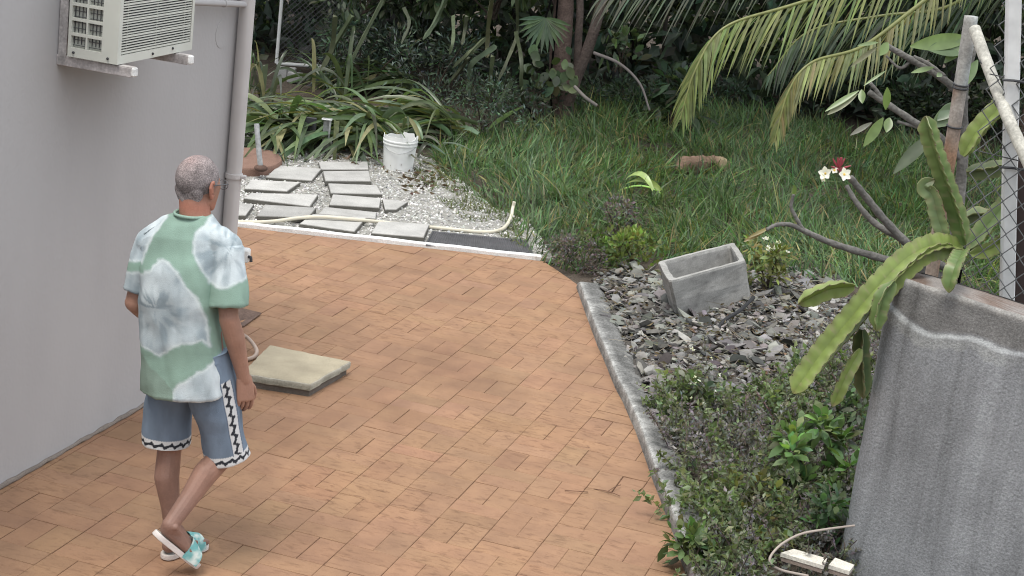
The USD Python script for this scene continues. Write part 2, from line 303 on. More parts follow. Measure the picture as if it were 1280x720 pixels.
for c, la, lb in bricks:
    r = brick_mesh(c, la, lb)
    if r is None: continue
    if count < 300: put(paving, 'brick', MB().add(*r), M_brick); count += 1
    else: rest.add(*r)
put(paving, 'bricks', rest, M_brick, kind='stuff')

# ------------------------------------------------------------------ house wall, its pipes and the air conditioner
house = thing('house', 'pale grey painted house wall with a downpipe at its corner', 'house')
M_w = MB()
WD, WS = -0.06, -0.17
wl = sg.Polygon([wall_at(-9, WD, 0)[:2], wall_at(WS, WD, 0)[:2], wall_at(WS, -5, 0)[:2], wall_at(WS - .22, -5, 0)[:2], wall_at(WS - .22, WD - .22, 0)[:2], wall_at(-9, WD - .22, 0)[:2]])
m = trimesh.creation.extrude_polygon(wl, 3.0, engine='earcut'); m.apply_translation([0, 0, -0.05]); put(house, 'wall', m, M_wall)
rf = trimesh.creation.extrude_polygon(sg.Polygon([wall_at(-9, WD - .02, 0)[:2], wall_at(WS - .02, WD - .02, 0)[:2], wall_at(WS - .02, -5, 0)[:2], wall_at(-9, -5, 0)[:2]]), 0.12, engine='earcut'); rf.apply_translation([0, 0, 2.952]); put(house, 'roof', rf, M_conc)
mb = MB(); P = np.array([wall_at(s, WD + 0.004 + 0.006 * rng.random(), 0.004 + 0.008 * rng.random()) for s in np.arange(-4.5, WS, 0.06)])
v, f = tube(P, 0.007 + 0.007 * rng.random(len(P)), 6); put(house, 'mortar_fillet', mb.add(v, f, (0.22, 0.19, 0.165)), M_conc, smooth=True)
disc = trimesh.creation.cylinder(0.075, 0.002, sections=40); pc = wall_hit(278, 42, WD + 0.0008); disc.apply_transform(frame_matrix(pc, U, np.array([0, 0, 1.0]), V_)); put(house, 'round_patch', disc, M_wall, smooth=30)

M_pipe = plain('pale_pipe_paint', (0.47, 0.452, 0.44), 0.6, var=.06)
dp = thing('downpipe', 'grey painted downpipe standing at the house corner', 'pipe')
pp = lambda z: wall_at(-0.20, -0.014, z)
put(dp, 'pipe', tubes(np.array([pp(0.0), pp(0.9), pp(1.8), pp(2.9)]), 0.041, 28), M_pipe, smooth=True)
zc_ = 1.09
mb = MB(); a = np.linspace(0, 2 * math.pi, 32, endpoint=False)
rg = [[pp(zc_ + dz) + (0.047 if k in (1, 2) else 0.040) * (math.cos(t) * U + math.sin(t) * V_) for t in a] for k, dz in enumerate((-.014, -.012, .012, .014))]
put(dp, 'clip', MB().add(*loft(rg, cap=False), (0.5, 0.5, 0.5)), M_pipe, smooth=40)
put(dp, 'clip_lug', box((0.05, 0.03, 0.02), pp(zc_) + V_ * 0.046, 0.004), M_pipe)
tb = thing('tap_box', 'small white box fixed low beside the downpipe foot', 'tap box', loc=wall_hit(304, 323, 0.0))
put(tb, 'box', box((0.05, 0.06, 0.075), (0.01, 0, 0.02), 0.008), M_white); put(tb, 'spout', tubes([(0.03, -.02, .02), (.045, -.03, .02), (.05, -.034, -.005)], 0.009, 8), M_dark, smooth=True)
hp = thing('wall_conduit', 'thin horizontal pipe on the wall from air conditioner to downpipe', 'pipe')
A_, B_ = wall_hit(236, 2.5, -0.02), wall_hit(308, 5.5, -0.012)
put(hp, 'pipe', tubes([A_ - (B_ - A_) * 0.1, A_, (A_ + B_) / 2, B_], 0.016, 14), M_wall, smooth=True)
put(hp, 'clip', tubes([A_ * .4 + B_ * .6 - (B_ - A_) * .012, A_ * .4 + B_ * .6 + (B_ - A_) * .012], 0.0195, 14), M_wall, smooth=40)

AS, AZ, AD0, AD1, AL, AH = -1.94, 1.9125, 0.0, 0.24, 0.668, 0.485
acT = frame_matrix(wall_at(AS, 0, AZ), U, V_, np.array([0, 0, 1.0])); acT[:3, 0], acT[:3, 1] = U, V_
def local(m, flip=True):
    m = m.copy() if isinstance(m, trimesh.Trimesh) else trimesh.Trimesh(*m, process=False)
    m.apply_transform(acT); m.invert() if np.linalg.det(acT[:3, :3]) < 0 else None
    return m
def man_box(size, center): return manifold3d.Manifold.cube(list(size), True).translate(list(center))
ac = thing('air_conditioner', 'cream outdoor air conditioner unit with louvred front mounted on wall brackets', 'air conditioner')
depth, yc = AD1 - AD0, (AD0 + AD1) / 2
body = man_box((AL, depth, AH), (AL / 2, yc, AH / 2))
body -= man_box((AL - 0.05, 0.05, AH - 0.066), (AL / 2 + 0.004, AD1, AH / 2 + 0.004))            # the recess of the louvred front
gy0, gw, gh = AD0 + 0.010, 0.078, 0.060
for r_ in range(6):
    for c_ in range(2):
        body -= man_box((0.05, gw - 0.008, gh - 0.008), (0, gy0 + gw * (c_ + .5), 0.036 + gh * (r_ + .5) + 0.004 * r_))
bm = body.to_mesh(); put(ac, 'casing', local(trimesh.Trimesh(bm.vert_properties[:, :3], bm.tri_verts, process=False)), M_ac, smooth=20)
mb = MB()
for k in range(16): mb.mesh(box((0.004, 0.15, 0.0025), (0.018, gy0 + gw, 0.05 + k * 0.0245)))
for k in range(9): mb.mesh(box((0.004, 0.0022, 0.37), (0.0215, gy0 + 0.008 + k * 0.0172, 0.24)))
put(ac, 'coil', local(trimesh.Trimesh(*mb.arrays()[:2], process=False)), M_fin, kind='stuff')
put(ac, 'fan_shroud', local(box((AL - 0.06, 0.004, AH - 0.08), (AL / 2, AD1 - 0.021, AH / 2))), M_dark)
fan = MB(); fc = np.array([AL * 0.42, AD1 - 0.018, AH * 0.5])
tor = trimesh.creation.torus(0.185, 0.006, 40, 8); tor.apply_transform(trimesh.transformations.rotation_matrix(math.pi / 2, (1, 0, 0))); tor.apply_translation(fc); put(ac, 'fan_ring', local(tor), M_fin, smooth=True)
for k in range(3):
    t = np.linspace(0, 1, 7); ang = k * 2.094 + t * 0.75
    v = np.vstack([fc + np.stack([np.cos(ang + s) * (0.03 + 0.14 * t), 0.004 + 0.002 * s + 0 * t, np.sin(ang + s) * (0.03 + 0.14 * t)], 1) for s in (-0.42, 0.42)])
    f = [[i, i + 1, i + 8] for i in range(6)] + [[i, i + 8, i + 7] for i in range(6)]
    put(ac, 'fan_blade', local((v, np.array(f))), M_fin)
lv = MB(); nl = 36
for k in range(nl):
    z = 0.045 + k * (AH - 0.085) / (nl - 1); th = 0.0052 if k % 6 else 0.0082
    lv.mesh(box((AL - 0.055, 0.007, th), (AL / 2 + .004, AD1 - 0.006, z)))
for k in range(3): lv.mesh(box((0.004, 0.003, AH - 0.07), (0.09 + k * (AL - .16) / 2, AD1 - 0.0115, AH / 2)))
put(ac, 'louvre_grille', local(trimesh.Trimesh(*lv.arrays()[:2], process=False)), M_ac, kind='stuff')
for q in [(-0.003, AD0 + 0.03, 0.02), (-0.003, AD1 - 0.045, 0.02), (AL * .45, AD1 + 0.002, 0.018), (AL * .72, AD1 + 0.002, 0.024)]:
    s_ = trimesh.creation.icosphere(1, 0.006); s_.apply_translation(q); put(ac, 'screw', local(s_), M_dark, smooth=True)
for k, (s_, lab) in enumerate([(0.035, 'weathered white bracket under the near end of the air conditioner'), (AL - 0.13, 'weathered white bracket under the far end of the air conditioner')]):
    br = thing('wall_bracket', lab, 'bracket')
    g = MB(); bc = lambda m: local(m)
    put(br, 'arm', MB().mesh(local(box((0.035, 0.36, 0.006), (s_, 0.12, -0.006), 0.001)), (0.5, 0.47, 0.45)).mesh(local(box((0.006, 0.36, 0.04), (s_ - 0.016, 0.12, -0.027), 0.002)), (0.42, 0.39, 0.38)).mesh(local(box((0.036, 0.02, 0.04), (s_, 0.305, -0.024), 0.006)), (0.75, 0.75, 0.73)), M_bracket)
    put(br, 'upright', MB().mesh(local(box((0.035, 0.006, 0.42), (s_, 0.006 + WD, 0.165), 0.001)), (0.46, 0.43, 0.42)).mesh(local(box((0.006, 0.04, 0.42), (s_ - 0.016, 0.024 + WD, 0.165), 0.002)), (0.4, 0.38, 0.37)), M_bracket)
    put(br, 'bolt', local(trimesh.creation.icosphere(1, 0.009).apply_translation((s_, 0.012 + WD, 0.33))), M_dark, smooth=True)
    put(br, 'rubber_foot', local(box((0.045, 0.05, 0.012), (s_, AD1 - .03, -0.001 + .002), 0.003)), M_dark)

# ------------------------------------------------------------------ kerb
ky = KERB[:, 1]; yy = np.arange(KERB[-1, 1], KERB[0, 1], 0.012)[::-1]; kp = np.stack([kerb_x(yy), yy, 0 * yy], 1)
for _ in range(6): kp[1:-1] = (kp[:-2] + 2 * kp[1:-1] + kp[2:]) / 4
kt = norm(np.gradient(kp, axis=0)); kn = np.stack([-kt[:, 1], kt[:, 0], 0 * kt[:, 0]], 1)
kn *= np.sign(kn[:, :1])
prof = [(0.0, -0.05), (0.0, 0.01), (0.002, 0.045), (0.003, 0.066), (0.010, 0.073), (0.030, 0.075), (0.06, 0.074), (0.09, 0.070), (0.12, 0.067), (0.15, 0.055), (0.165, 0.03), (0.17, -0.05)]
rings, cols = [], []
for k in range(len(kp)):
    end = min(1, (k + 1) / 10) ** 0.5
    row = [kp[k] + kn[k] * (d * (0.85 + 0.15 * end) + 0.0) + np.array([0, 0, z * (end if z > 0 else 1)]) for d, z in prof]
    rings.append(row)
R = np.array(rings); R += (meshkit.fbm(R * [1.5, 2.2, 1.5], 2, 51) - .5)[..., None] * np.array([.02, 0, .012]); nz = meshkit.fbm(R * [38, 38, 38], 3, 3) - 0.5; R += nz[..., None] * np.array([0.0025, 0, 0.002]); R[:, [0, -1], 2] = -0.05
chip = meshkit.noise(R * np.array([6, 6, 6.0]), 21); R[:, 3:5, 2] -= 0.012 * np.clip((chip[:, 3:5] - .72) / .1, 0, 1); R[:, 7:10] += (meshkit.fbm(R[:, 7:10] * 8, 3, 12) - .5)[..., None] * np.array([.06, 0, .02])
base = np.array([0.125, 0.125, 0.12]); pale = np.array([0.42, 0.42, 0.40])
wt = np.array([0.15, 0.3, 0.7, 0.95, 0.9, 0.4, 0.06, 0.05, 0.1, 0.12, 0.1, 0.0])[None] * np.clip(0.25 + .75 * meshkit.fbm(R * [5, 5, 5], 4, 8), 0, 1)
wt += 0.5 * np.clip(meshkit.fbm(R * 5, 3, 31) - 0.55, 0, 1) * 4
cols = base + (pale - base) * np.clip(wt, 0, 1)[..., None]; cols *= (0.62 + .76 * meshkit.fbm(R * [30, 30, 30] + 7, 4, 2))[..., None]
n_, p_ = R.shape[:2]; i = (np.arange(n_ - 1)[:, None] * p_ + np.arange(p_ - 1)[None]).ravel()
kf = np.vstack([np.stack([i, i + 1, i + p_ + 1], 1), np.stack([i, i + p_ + 1, i + p_], 1)]); kf = np.vstack([kf, [[0, k + 1, k] for k in range(1, p_ - 1)]])
put(None, 'kerb', (R.reshape(-1, 3), kf[:, ::-1], cols.reshape(-1, 3)), M_rough, smooth=50, label='worn concrete kerb with whitish edge between brick paving and rubble bed', cat='kerb')

# ------------------------------------------------------------------ far edge: edging strip, drain cover, gravel and slabs
a0, a1 = FAR_L - fdir * 1.3, FAR_R
mid = lambda t: np.append(a0 + (a1 - a0) * t, 0)
es = MB(); n3 = np.append(far_off, 0)
sec = [(0.002, -0.03), (0.002, 0.026), (0.008, 0.032), (0.05, 0.032), (0.056, 0.027), (0.056, -0.03)]
R = np.array([[mid(t) + n3 * d + [0, 0, z + 0.002 * math.sin(40 * t)] for d, z in sec] for t in np.linspace(0, 1, 40)])
es.add(*loft(R), (0.7, 0.71, 0.7)); put(None, 'edging_strip', es, M_conc, smooth=30, label='thin white concrete edging strip between brick paving and white gravel', cat='edging')

dr = [site(532, 308.5, .02), site(541, 290, .02), site(657, 301.5, .02), site(667, 321, .02)]
dr = [d + np.append(far_off, 0) * e for d, e in zip(dr, (0.05, 0, 0, 0.05))]
drain = thing('drain_cover', 'dark grey mesh drain cover set behind the white edging strip', 'drain cover')
e1, e2 = dr[3] - dr[0], dr[1] - dr[0]
def bil(a, b): return dr[0] * (1 - a) * (1 - b) + dr[3] * a * (1 - b) + dr[1] * (1 - a) * b + dr[2] * a * b
def slab_quad(q, th, drop=0.0): 
    q = np.array(q); v = np.vstack([q - [0, 0, th], q]); return v, np.array([[0, 2, 1], [0, 3, 2], [4, 5, 6], [4, 6, 7]] + sum([[[k, (k + 1) % 4, 4 + (k + 1) % 4], [k, 4 + (k + 1) % 4, 4 + k]] for k in range(4)], []))
put(drain, 'pan', MB().add(*slab_quad([bil(0, 0) - [0, 0, .012], bil(1, 0) - [0, 0, .012], bil(1, 1) - [0, 0, .012], bil(0, 1) - [0, 0, .012]], 0.02), (0.05,) * 3), M_dark)
fr = MB()
for a_, b_ in [((0, 0), (1, 0)), ((1, 0), (1, 1)), ((1, 1), (0, 1)), ((0, 1), (0, 0))]:
    fr.add(*tube(np.array([bil(*a_), (bil(*a_) + bil(*b_)) / 2, bil(*b_)]), 0.009, 6))
put(drain, 'frame', trimesh.Trimesh(*fr.arrays()[:2], process=False), M_fin)
gr = MB()
for k in range(1, 44): gr.add(*tube(np.array([bil(k / 44, .02), bil(k / 44, .5), bil(k / 44, .98)]) , 0.0042, 4))
for k in range(1, 14): gr.add(*tube(np.array([bil(.01, k / 14), bil(.5, k / 14), bil(.99, k / 14)]) - [0, 0, .003], 0.0042, 4))
put(drain, 'grating', trimesh.Trimesh(*gr.arrays()[:2], process=False), plain('grating_steel', (0.085, 0.085, 0.09), 0.6, var=0.3), kind='stuff')

path = thing('gravel_path', kind='structure')
gpoly = sg.Polygon([site(*q)[:2] for q in [(240, 282), (300, 283.5), (420, 297), (530, 310), (672, 324), (660, 300), (640, 276), (600, 262), (585, 246), (560, 226), (535, 205), (500, 190), (455, 172), (380, 165), (250, 170)]]).buffer(0.12)
gpoly = gpoly.intersection(sg.Polygon([FAR_L - fdir * 4 + far_off * .062, FAR_R + fdir * 3 + far_off * .062, FAR_R + fdir * 3 + far_off * 9, FAR_L - fdir * 4 + far_off * 9])).difference(sg.Polygon([tuple(d[:2]) for d in dr]).buffer(.012))
gp2 = gpoly.segmentize(0.1)
gpt = rng.uniform([gpoly.bounds[0], gpoly.bounds[1]], [gpoly.bounds[2], gpoly.bounds[3]], (16000, 2))
inside = shapely.contains_xy(gpoly, gpt[:, 0], gpt[:, 1])
gpt = gpt[inside]
bed = trimesh.creation.extrude_polygon(max(getattr(gp2, 'geoms', [gp2]), key=lambda g: g.area), 0.03, engine='earcut')
bed.apply_translation([0, 0, -0.022]); put(path, 'bed', MB().mesh(bed, (0.27, 0.265, 0.24)), M_stone)
ico = trimesh.creation.icosahedron()
def stones(mb, pts, sizes, colors, flat=0.6, z0=0.3):
    n = len(pts); v = ico.vertices[None] * (1 + 0.28 * rng.normal(size=(n, 12, 1))) * np.stack([sizes, sizes * rng.uniform(.6, 1, n), sizes * flat * rng.uniform(.6, 1.2, n)], 1)[:, None]
    a = rng.uniform(0, 6.28, n); ca, sa = np.cos(a)[:, None], np.sin(a)[:, None]
    t = rng.normal(0, 0.35, (n, 2)); v[..., 2] += v[..., 0] * t[:, :1] + v[..., 1] * t[:, 1:]
    v = np.stack([v[..., 0] * ca - v[..., 1] * sa, v[..., 0] * sa + v[..., 1] * ca, v[..., 2]], -1) + pts[:, None]
    mb.add(v.reshape(-1, 3), (np.arange(n)[:, None, None] * 12 + ico.faces[None]).reshape(-1, 3), np.repeat(colors, 12, axis=0))
gsz = rng.uniform(0.005, 0.013, len(gpt)); dirt = meshkit.fbm(np.column_stack([gpt * 2.6, 0 * gpt[:, 0]]), 3, 44); keep = rng.random(len(gpt)) < np.clip(1.3 - 2.6 * np.clip(dirt - .52, 0, 1) - .35 * np.clip((gpt[:, 0] + 1.0) / .8, 0, 1), .3, 1); gpt, gsz = gpt[keep], gsz[keep]
mb = MB(); stones(mb, np.column_stack([gpt, 0.008 + 0.006 * rng.random(len(gpt))]), gsz, vary((0.50, 0.495, 0.475), len(gpt), 0.26, 0.02)); put(path, 'white_pebbles', mb, M_stone, kind='stuff')
gs = np.random.default_rng(4)
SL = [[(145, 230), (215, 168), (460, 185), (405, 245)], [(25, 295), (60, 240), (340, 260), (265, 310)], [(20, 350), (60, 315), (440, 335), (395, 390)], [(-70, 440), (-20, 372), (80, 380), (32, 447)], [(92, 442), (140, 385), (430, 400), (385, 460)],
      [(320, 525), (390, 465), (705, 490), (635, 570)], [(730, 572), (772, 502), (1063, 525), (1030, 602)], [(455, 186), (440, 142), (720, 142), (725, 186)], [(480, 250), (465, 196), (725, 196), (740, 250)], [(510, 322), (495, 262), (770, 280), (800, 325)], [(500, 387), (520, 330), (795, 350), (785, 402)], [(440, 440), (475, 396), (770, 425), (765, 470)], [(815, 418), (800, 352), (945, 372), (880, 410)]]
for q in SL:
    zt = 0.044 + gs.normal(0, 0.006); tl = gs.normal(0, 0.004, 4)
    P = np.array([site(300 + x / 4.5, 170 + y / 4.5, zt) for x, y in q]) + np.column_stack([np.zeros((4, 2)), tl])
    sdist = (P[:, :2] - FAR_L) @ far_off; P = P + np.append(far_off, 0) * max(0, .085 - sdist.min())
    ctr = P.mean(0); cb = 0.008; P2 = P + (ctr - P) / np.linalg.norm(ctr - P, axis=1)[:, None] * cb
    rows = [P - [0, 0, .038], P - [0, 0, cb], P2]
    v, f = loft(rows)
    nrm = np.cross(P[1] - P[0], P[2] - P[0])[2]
    put(path, 'slab', (v, f if nrm > 0 else f[:, ::-1], np.vstack([np.tile([.12, .115, .10], (8, 1)), np.tile(np.array([0.385, 0.38, 0.36]) * (1 + 0.09 * gs.normal()), (len(v) - 8, 1))])), M_conc)  # side faces coloured dark, standing in for shade along the slab edges

# ------------------------------------------------------------------ the man
MF = manifold3d.Manifold
def ball(p, r, n=20): return MF.sphere(1.0, n).scale([r, r, r] if np.isscalar(r) else list(r)).translate([float(x) for x in p])
def hull(*items): return MF.batch_hull(list(items))
def bone(a, b, ra, rb): return hull(ball(a, ra), ball(b, rb))
def chain(P, R): 
    out = bone(P[0], P[1], R[0], R[1])
    for k in range(1, len(P) - 1): out += bone(P[k], P[k + 1], R[k], R[k + 1])
    return out
def to_tm(m, edge=None, taubin=0):
    if edge: m = m.refine_to_length(edge)
    q = m.to_mesh(); t = trimesh.Trimesh(q.vert_properties[:, :3], q.tri_verts, process=True, merge_norm=True, merge_tex=True)
    if taubin: trimesh.smoothing.filter_taubin(t, lamb=0.5, nu=0.53, iterations=taubin)
    return t
def xf(m, o, x, y, z): return m.transform(np.column_stack([x, y, z, o]).tolist())
jt = {k: site(*q) if len(q) == 2 else site(q[0], q[1], Y=q[2]) for k, q in dict(head=(247, 231, 6.76), c7=(239, 268, 6.70), rsh=(282, 305, 6.67), lsh=(187, 301, 6.74), relb=(286, 398, 6.60), rwr=(305, 474, 6.66),
      lelb=(168, 378, 6.72), lwr=(196, 402, 6.95), rhip=(257, 445, 6.66), lhip=(217, 442, 6.74), rknee=(284, 563, 6.70), lknee=(212, 560, 6.75), rank=(213, 656, 6.45), lank=(216, 668, 6.69)).items()}
MAN = np.array([-1.24, 6.70, 0.0])
man = thing('person', 'man walking beside the house in green-white tie-dye shirt, blue shorts and white sandals', 'person', loc=MAN)
azh = math.radians(60); hf = np.array([math.cos(azh), math.sin(azh), -0.10]); hf /= np.linalg.norm(hf); hr = norm(np.cross(hf, [0, 0, 1])); hu = np.cross(hr, hf)
hc = jt['head']
def hx(m): return xf(m, hc, hr, hf, hu)
cran = hx(ball((0, -0.008, 0.030), (0.0745, 0.096, 0.088), 48))
face = hx(hull(ball((0, 0.055, 0.045), 0.036), ball((0.043, 0.045, 0.0), 0.03), ball((-0.043, 0.045, 0.0), 0.03), ball((0.016, 0.078, -0.088), 0.018), ball((-0.016, 0.078, -0.088), 0.018), ball((0.05, 0.0, -0.058), 0.02), ball((-0.05, 0.0, -0.058), 0.02), ball((0, -0.03, -0.02), 0.05)))
face += hx(hull(ball((0.03, 0.078, 0.026), 0.012), ball((-0.03, 0.078, 0.026), 0.012)))                     # brow
for s in (-1, 1): face -= hx(ball((s * 0.031, 0.096, 0.008), (0.017, 0.013, 0.011)))
face += hx(hull(ball((0, 0.094, 0.014), 0.008), ball((0, 0.117, -0.022), 0.010), ball((0.013, 0.1, -0.026), 0.008), ball((-0.013, 0.1, -0.026), 0.008)))
face += hx(ball((0, 0.093, -0.05), (0.022, 0.010, 0.006))) + hx(ball((0, 0.092, -0.061), (0.02, 0.010, 0.007)))
for s in (-1, 1):
    ear = chain([(s * .074, .012, -.028), (s * .078, .002, -.036), (s * .083, -.012, -.02), (s * .088, -.024, .004), (s * .087, -.018, .024), (s * .08, -.002, .027), (s * .076, .008, .012)], [.007, .008, .0065, .006, .006, .006, .005])
    ear += hull(ball((s * .076, .004, -.015), .006), ball((s * .08, -.012, -.01), .006), ball((s * .082, -.01, .018), .005))
    face += hx(ear)
neckb = jt['c7'] + np.array([0.015, 0.03, -0.03])
body = cran + face + hull(hx(ball((0, -0.022, -0.03), 0.056)), hx(ball((0, -0.012, -0.075), 0.056)), ball(neckb, (0.066, 0.066, 0.04)))
az_t = math.radians(80); tf = np.array([math.cos(az_t), math.sin(az_t), 0]); tr = np.array([tf[1], -tf[0], 0])
sh_c, hip_c = (jt['rsh'] + jt['lsh']) / 2, (jt['rhip'] + jt['lhip']) / 2
body += hull(ball(neckb, 0.06), ball(jt['rsh'] - tr * .03 - [0, 0, .02], 0.04), ball(jt['lsh'] + tr * .03 - [0, 0, .02], 0.04), ball(sh_c - [0, 0, .15], (0.14, 0.1, 0.1)))
body += hull(ball(sh_c - [0, 0, .15], (0.14, 0.1, 0.1)), ball(hip_c + [0, 0, .18], (0.125, 0.1, 0.1)), ball(jt['rhip'], 0.085), ball(jt['lhip'], 0.085))
fd = norm([0.55, 0.80, 0])
def limb_leg(h, k, a, back):
    kn = k; m = bone(h, kn, 0.085, 0.052)
    calf = kn * .68 + a * .32 + back * 0.022
    m += hull(ball(kn, 0.050), ball(calf, 0.052)) + hull(ball(calf, 0.052), ball(kn * .35 + a * .65 + back * .008, 0.040)) + hull(ball(kn * .35 + a * .65 + back * .008, 0.040), ball(a, 0.033))
    m += ball(kn - back * 0.016, (0.04, 0.04, 0.045)) + ball(a + np.cross(back, [0, 0, 1]) * .028, 0.016) + ball(a - np.cross(back, [0, 0, 1]) * .028, 0.016)
    return m
body += limb_leg(jt['lhip'], jt['lknee'], jt['lank'], -fd) + limb_leg(jt['rhip'], jt['rknee'], jt['rank'], norm(np.array([-0.55, -0.7, 0.3])))
# feet: heel and toe points on the sandals
lh, lt = site(206, 692, 0.028), site(256, 676, 0.028)
rh, rt = site(198, 664, Y=6.435), site(251, 706, 0.03)
def foot(heel, toe, ankle, right):
    e1 = norm(toe - heel); e2 = norm(np.cross(e1, [0, 0, 1])); e3 = np.cross(e2, e1); Lf = np.linalg.norm(toe - heel) * 0.95; q = lambda a, b, c: heel + e1 * a * Lf + e2 * b + e3 * c
    s = 1 if right else -1                                    # outer side
    m = hull(ball(ankle, 0.034), ball(q(.10, 0, .03), 0.030), ball(q(.3, 0, .045), 0.030))
    m += hull(ball(q(.10, 0, .028), 0.028), ball(q(.35, s * .012, .024), 0.024), ball(q(.3, 0, .045), .03))
    m += hull(ball(q(.3, 0, .045), .029), ball(q(.35, s * .012, .024), .024), ball(q(.66, -s * .022, .022), .021), ball(q(.62, s * .026, .018), .018), ball(q(.6, 0, .035), .018))
    for b, l, r in ((-.03, 1.0, .0125), (-.010, .98, .0095), (.006, .95, .009), (.02, .91, .0085), (.033, .86, .008)):
        m += chain([q(.68, s * b * .9, .018), q(l * .86 + .03, s * b, .019), q(l - .02, s * b, .011)], [r * 1.15, r, r * .9])
    return m, (e1, e2, e3, Lf)
fl, Lfr = foot(lh, lt, jt['lank'], False); fr_, Rfr = foot(rh, rt, jt['rank'], True); body += fl + fr_
# arms and hands
def hand(w, d, lat, nrm_, curl, sc=1.0):
    """wrist, direction, thumb side, back of the hand"""
    q = lambda a, b, c: w + d * a * sc + lat * b * sc + nrm_ * c * sc
    m = hull(ball(q(0, .016, 0), .019), ball(q(0, -.016, 0), .018), ball(q(.085, .030, 0), .0115), ball(q(.088, .008, .003), .0125), ball(q(.082, -.030, 0), .0105), ball(q(.03, .026, -.006), .016))
    for b, l, r, k in ((.030, .072, .0092, curl), (.010, .080, .0095, curl * 1.1), (-.011, .074, .009, curl * 1.25), (-.030, .058, .008, curl * 1.4)):
        p = q(.085, b, .002); dd = d.copy(); P = [q(.07, b * .95, 0), p]; spread = lat * (b * 1.2)
        for seg in (.44, .32, .26):
            ang = k; dd = norm(dd * math.cos(ang) - nrm_ * math.sin(ang) * (1) ); p = p + (dd + spread * .6) * l * seg * sc; P.append(p)
            # the next bend is taken about the same axis
        m += chain(P, [r * 1.05, r * 1.05, r, r * .94, r * .8])
    t0 = q(.022, .024, -.008)
    m += chain([t0, q(.052, .050, -.018), q(.082, .058, -.026), q(.104, .056, -.034)], [.015, .0115, .0102, .0085])
    return m
wr = jt['rwr']; hd = norm(np.array([0.16, 0.0, -1.0])); hlat = norm(np.array([0.75, 0.62, 0.0]) - hd * (np.array([0.75, 0.62, 0]) @ hd)); hn = np.cross(hlat, hd); hn = hn if hn @ [1, -1, 0] > 0 else -hn
body += hull(ball(jt['rsh'] - [0, 0, .02], .044), ball(jt['relb'], .039)) + hull(ball(jt['relb'], .040), ball(jt['relb'] * .68 + wr * .32 + [0.004, 0, 0], .0415)) + hull(ball(jt['relb'] * .68 + wr * .32 + [.004, 0, 0], .0415), ball(wr, .0255))
body += hand(wr, hd, hlat, hn, 0.36, 0.97)
lw = jt['lwr']; ld = norm(lw - jt['lelb']); llat = norm(np.array([0.2, 0, 1.0]) - ld * (np.array([0.2, 0, 1.0]) @ ld)); ln = np.cross(ld, llat); ln = ln if ln @ [-1, 0, 0] > 0 else -ln
body += hull(ball(jt['lsh'] - [0, 0, .02], .042), ball(jt['lelb'], .038)) + hull(ball(jt['lelb'], .039), ball(jt['lelb'] * .68 + lw * .32, .04)) + hull(ball(jt['lelb'] * .68 + lw * .32, .04), ball(lw, .025)) + hand(lw, ld, llat, ln, 0.42)
bt = to_tm(body, 0.0075, 6)
bv = np.array(bt.vertices); skin = np.array([0.31, 0.172, 0.122]); col = np.tile(skin, (len(bv), 1))
col *= (0.80 + 0.42 * meshkit.fbm(bv * [16, 16, 9], 3, 4))[:, None]
hl = (bv - hc) @ np.column_stack([hr, hf, hu])
red = np.exp(-((hl[:, 2] + 0.085) / .035) ** 2) * (np.linalg.norm(hl[:, :2], axis=1) < .12) + (np.abs(hl[:, 0]) > .074) * (np.abs(hl[:, 2]) < .05)
col = col * (1 + red[:, None] * np.array([0.12, -0.12, -0.15]))
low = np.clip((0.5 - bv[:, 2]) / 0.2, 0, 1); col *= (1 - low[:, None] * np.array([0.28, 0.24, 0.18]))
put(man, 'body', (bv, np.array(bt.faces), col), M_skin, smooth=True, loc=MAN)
for s in (-1, 1):
    e = to_tm(hx(ball((s * .031, .083, .008), .0115, 24))); put(man, 'eye', (np.array(e.vertices), np.array(e.faces), np.tile([0.6, 0.58, 0.55], (len(e.vertices), 1))), M_skin, smooth=True, loc=MAN)
# cropped grey hair: a thin shell over the skull behind the hairline
hs = hx(ball((0, -0.0085, 0.0305), (0.0768, 0.0978, 0.0898), 64))
shell = hx(hull(ball((0, -.09, -.062), .01), ball((.07, -.07, -.05), .01), ball((-.07, -.07, -.05), .01), ball((.08, .022, -.01), .008), ball((-.08, .022, -.01), .008), ball((.07, .05, .06), .02), ball((-.07, .05, .06), .02), ball((.05, .05, .13), .02), ball((-.05, .05, .13), .02), ball((0, .068, .10), .02), ball((0, -.12, 0), .02), ball((.06, -.08, .15), .02), ball((-.06, -.08, .15), .02), ball((.09, -.05, .06), .02), ball((-.09, -.05, .06), .02)))
nape = hx(hull(ball((0.034, -.046, -.02), .032), ball((-.034, -.046, -.02), .032), ball((.034, -.036, -.052), .0245), ball((-.034, -.036, -.052), .0245), ball((0, -.052, -.056), .026)))
ht = to_tm((hs ^ shell) + nape, 0.006, 4); hv = np.array(ht.vertices); hl = (hv - hc) @ np.column_stack([hr, hf, hu])
bald = np.clip(np.exp(-(((hl[:, 0] - .0) / .045) ** 2 + ((hl[:, 1] + .045) / .06) ** 2 + ((hl[:, 2] - .085) / .05) ** 2)) * .75 * (0.4 + meshkit.fbm(hv * 40, 3, 5)), 0, 1)
hcol = np.array([0.25, 0.222, 0.218]) * (1 - bald[:, None]) + np.array([0.28, 0.19, 0.175]) * bald[:, None]
hcol *= (0.62 + 0.75 * meshkit.fbm(hv * 28, 4, 15))[:, None]
hcol *= 1 - 0.30 * np.exp(-((hl[:, 2] + .008) / .025) ** 2)[:, None] * (hl[:, 1] < -.02)[:, None]
put(man, 'hair', (hv, np.array(ht.faces), hcol), M_hair, smooth=True, loc=MAN)
gl = MB()
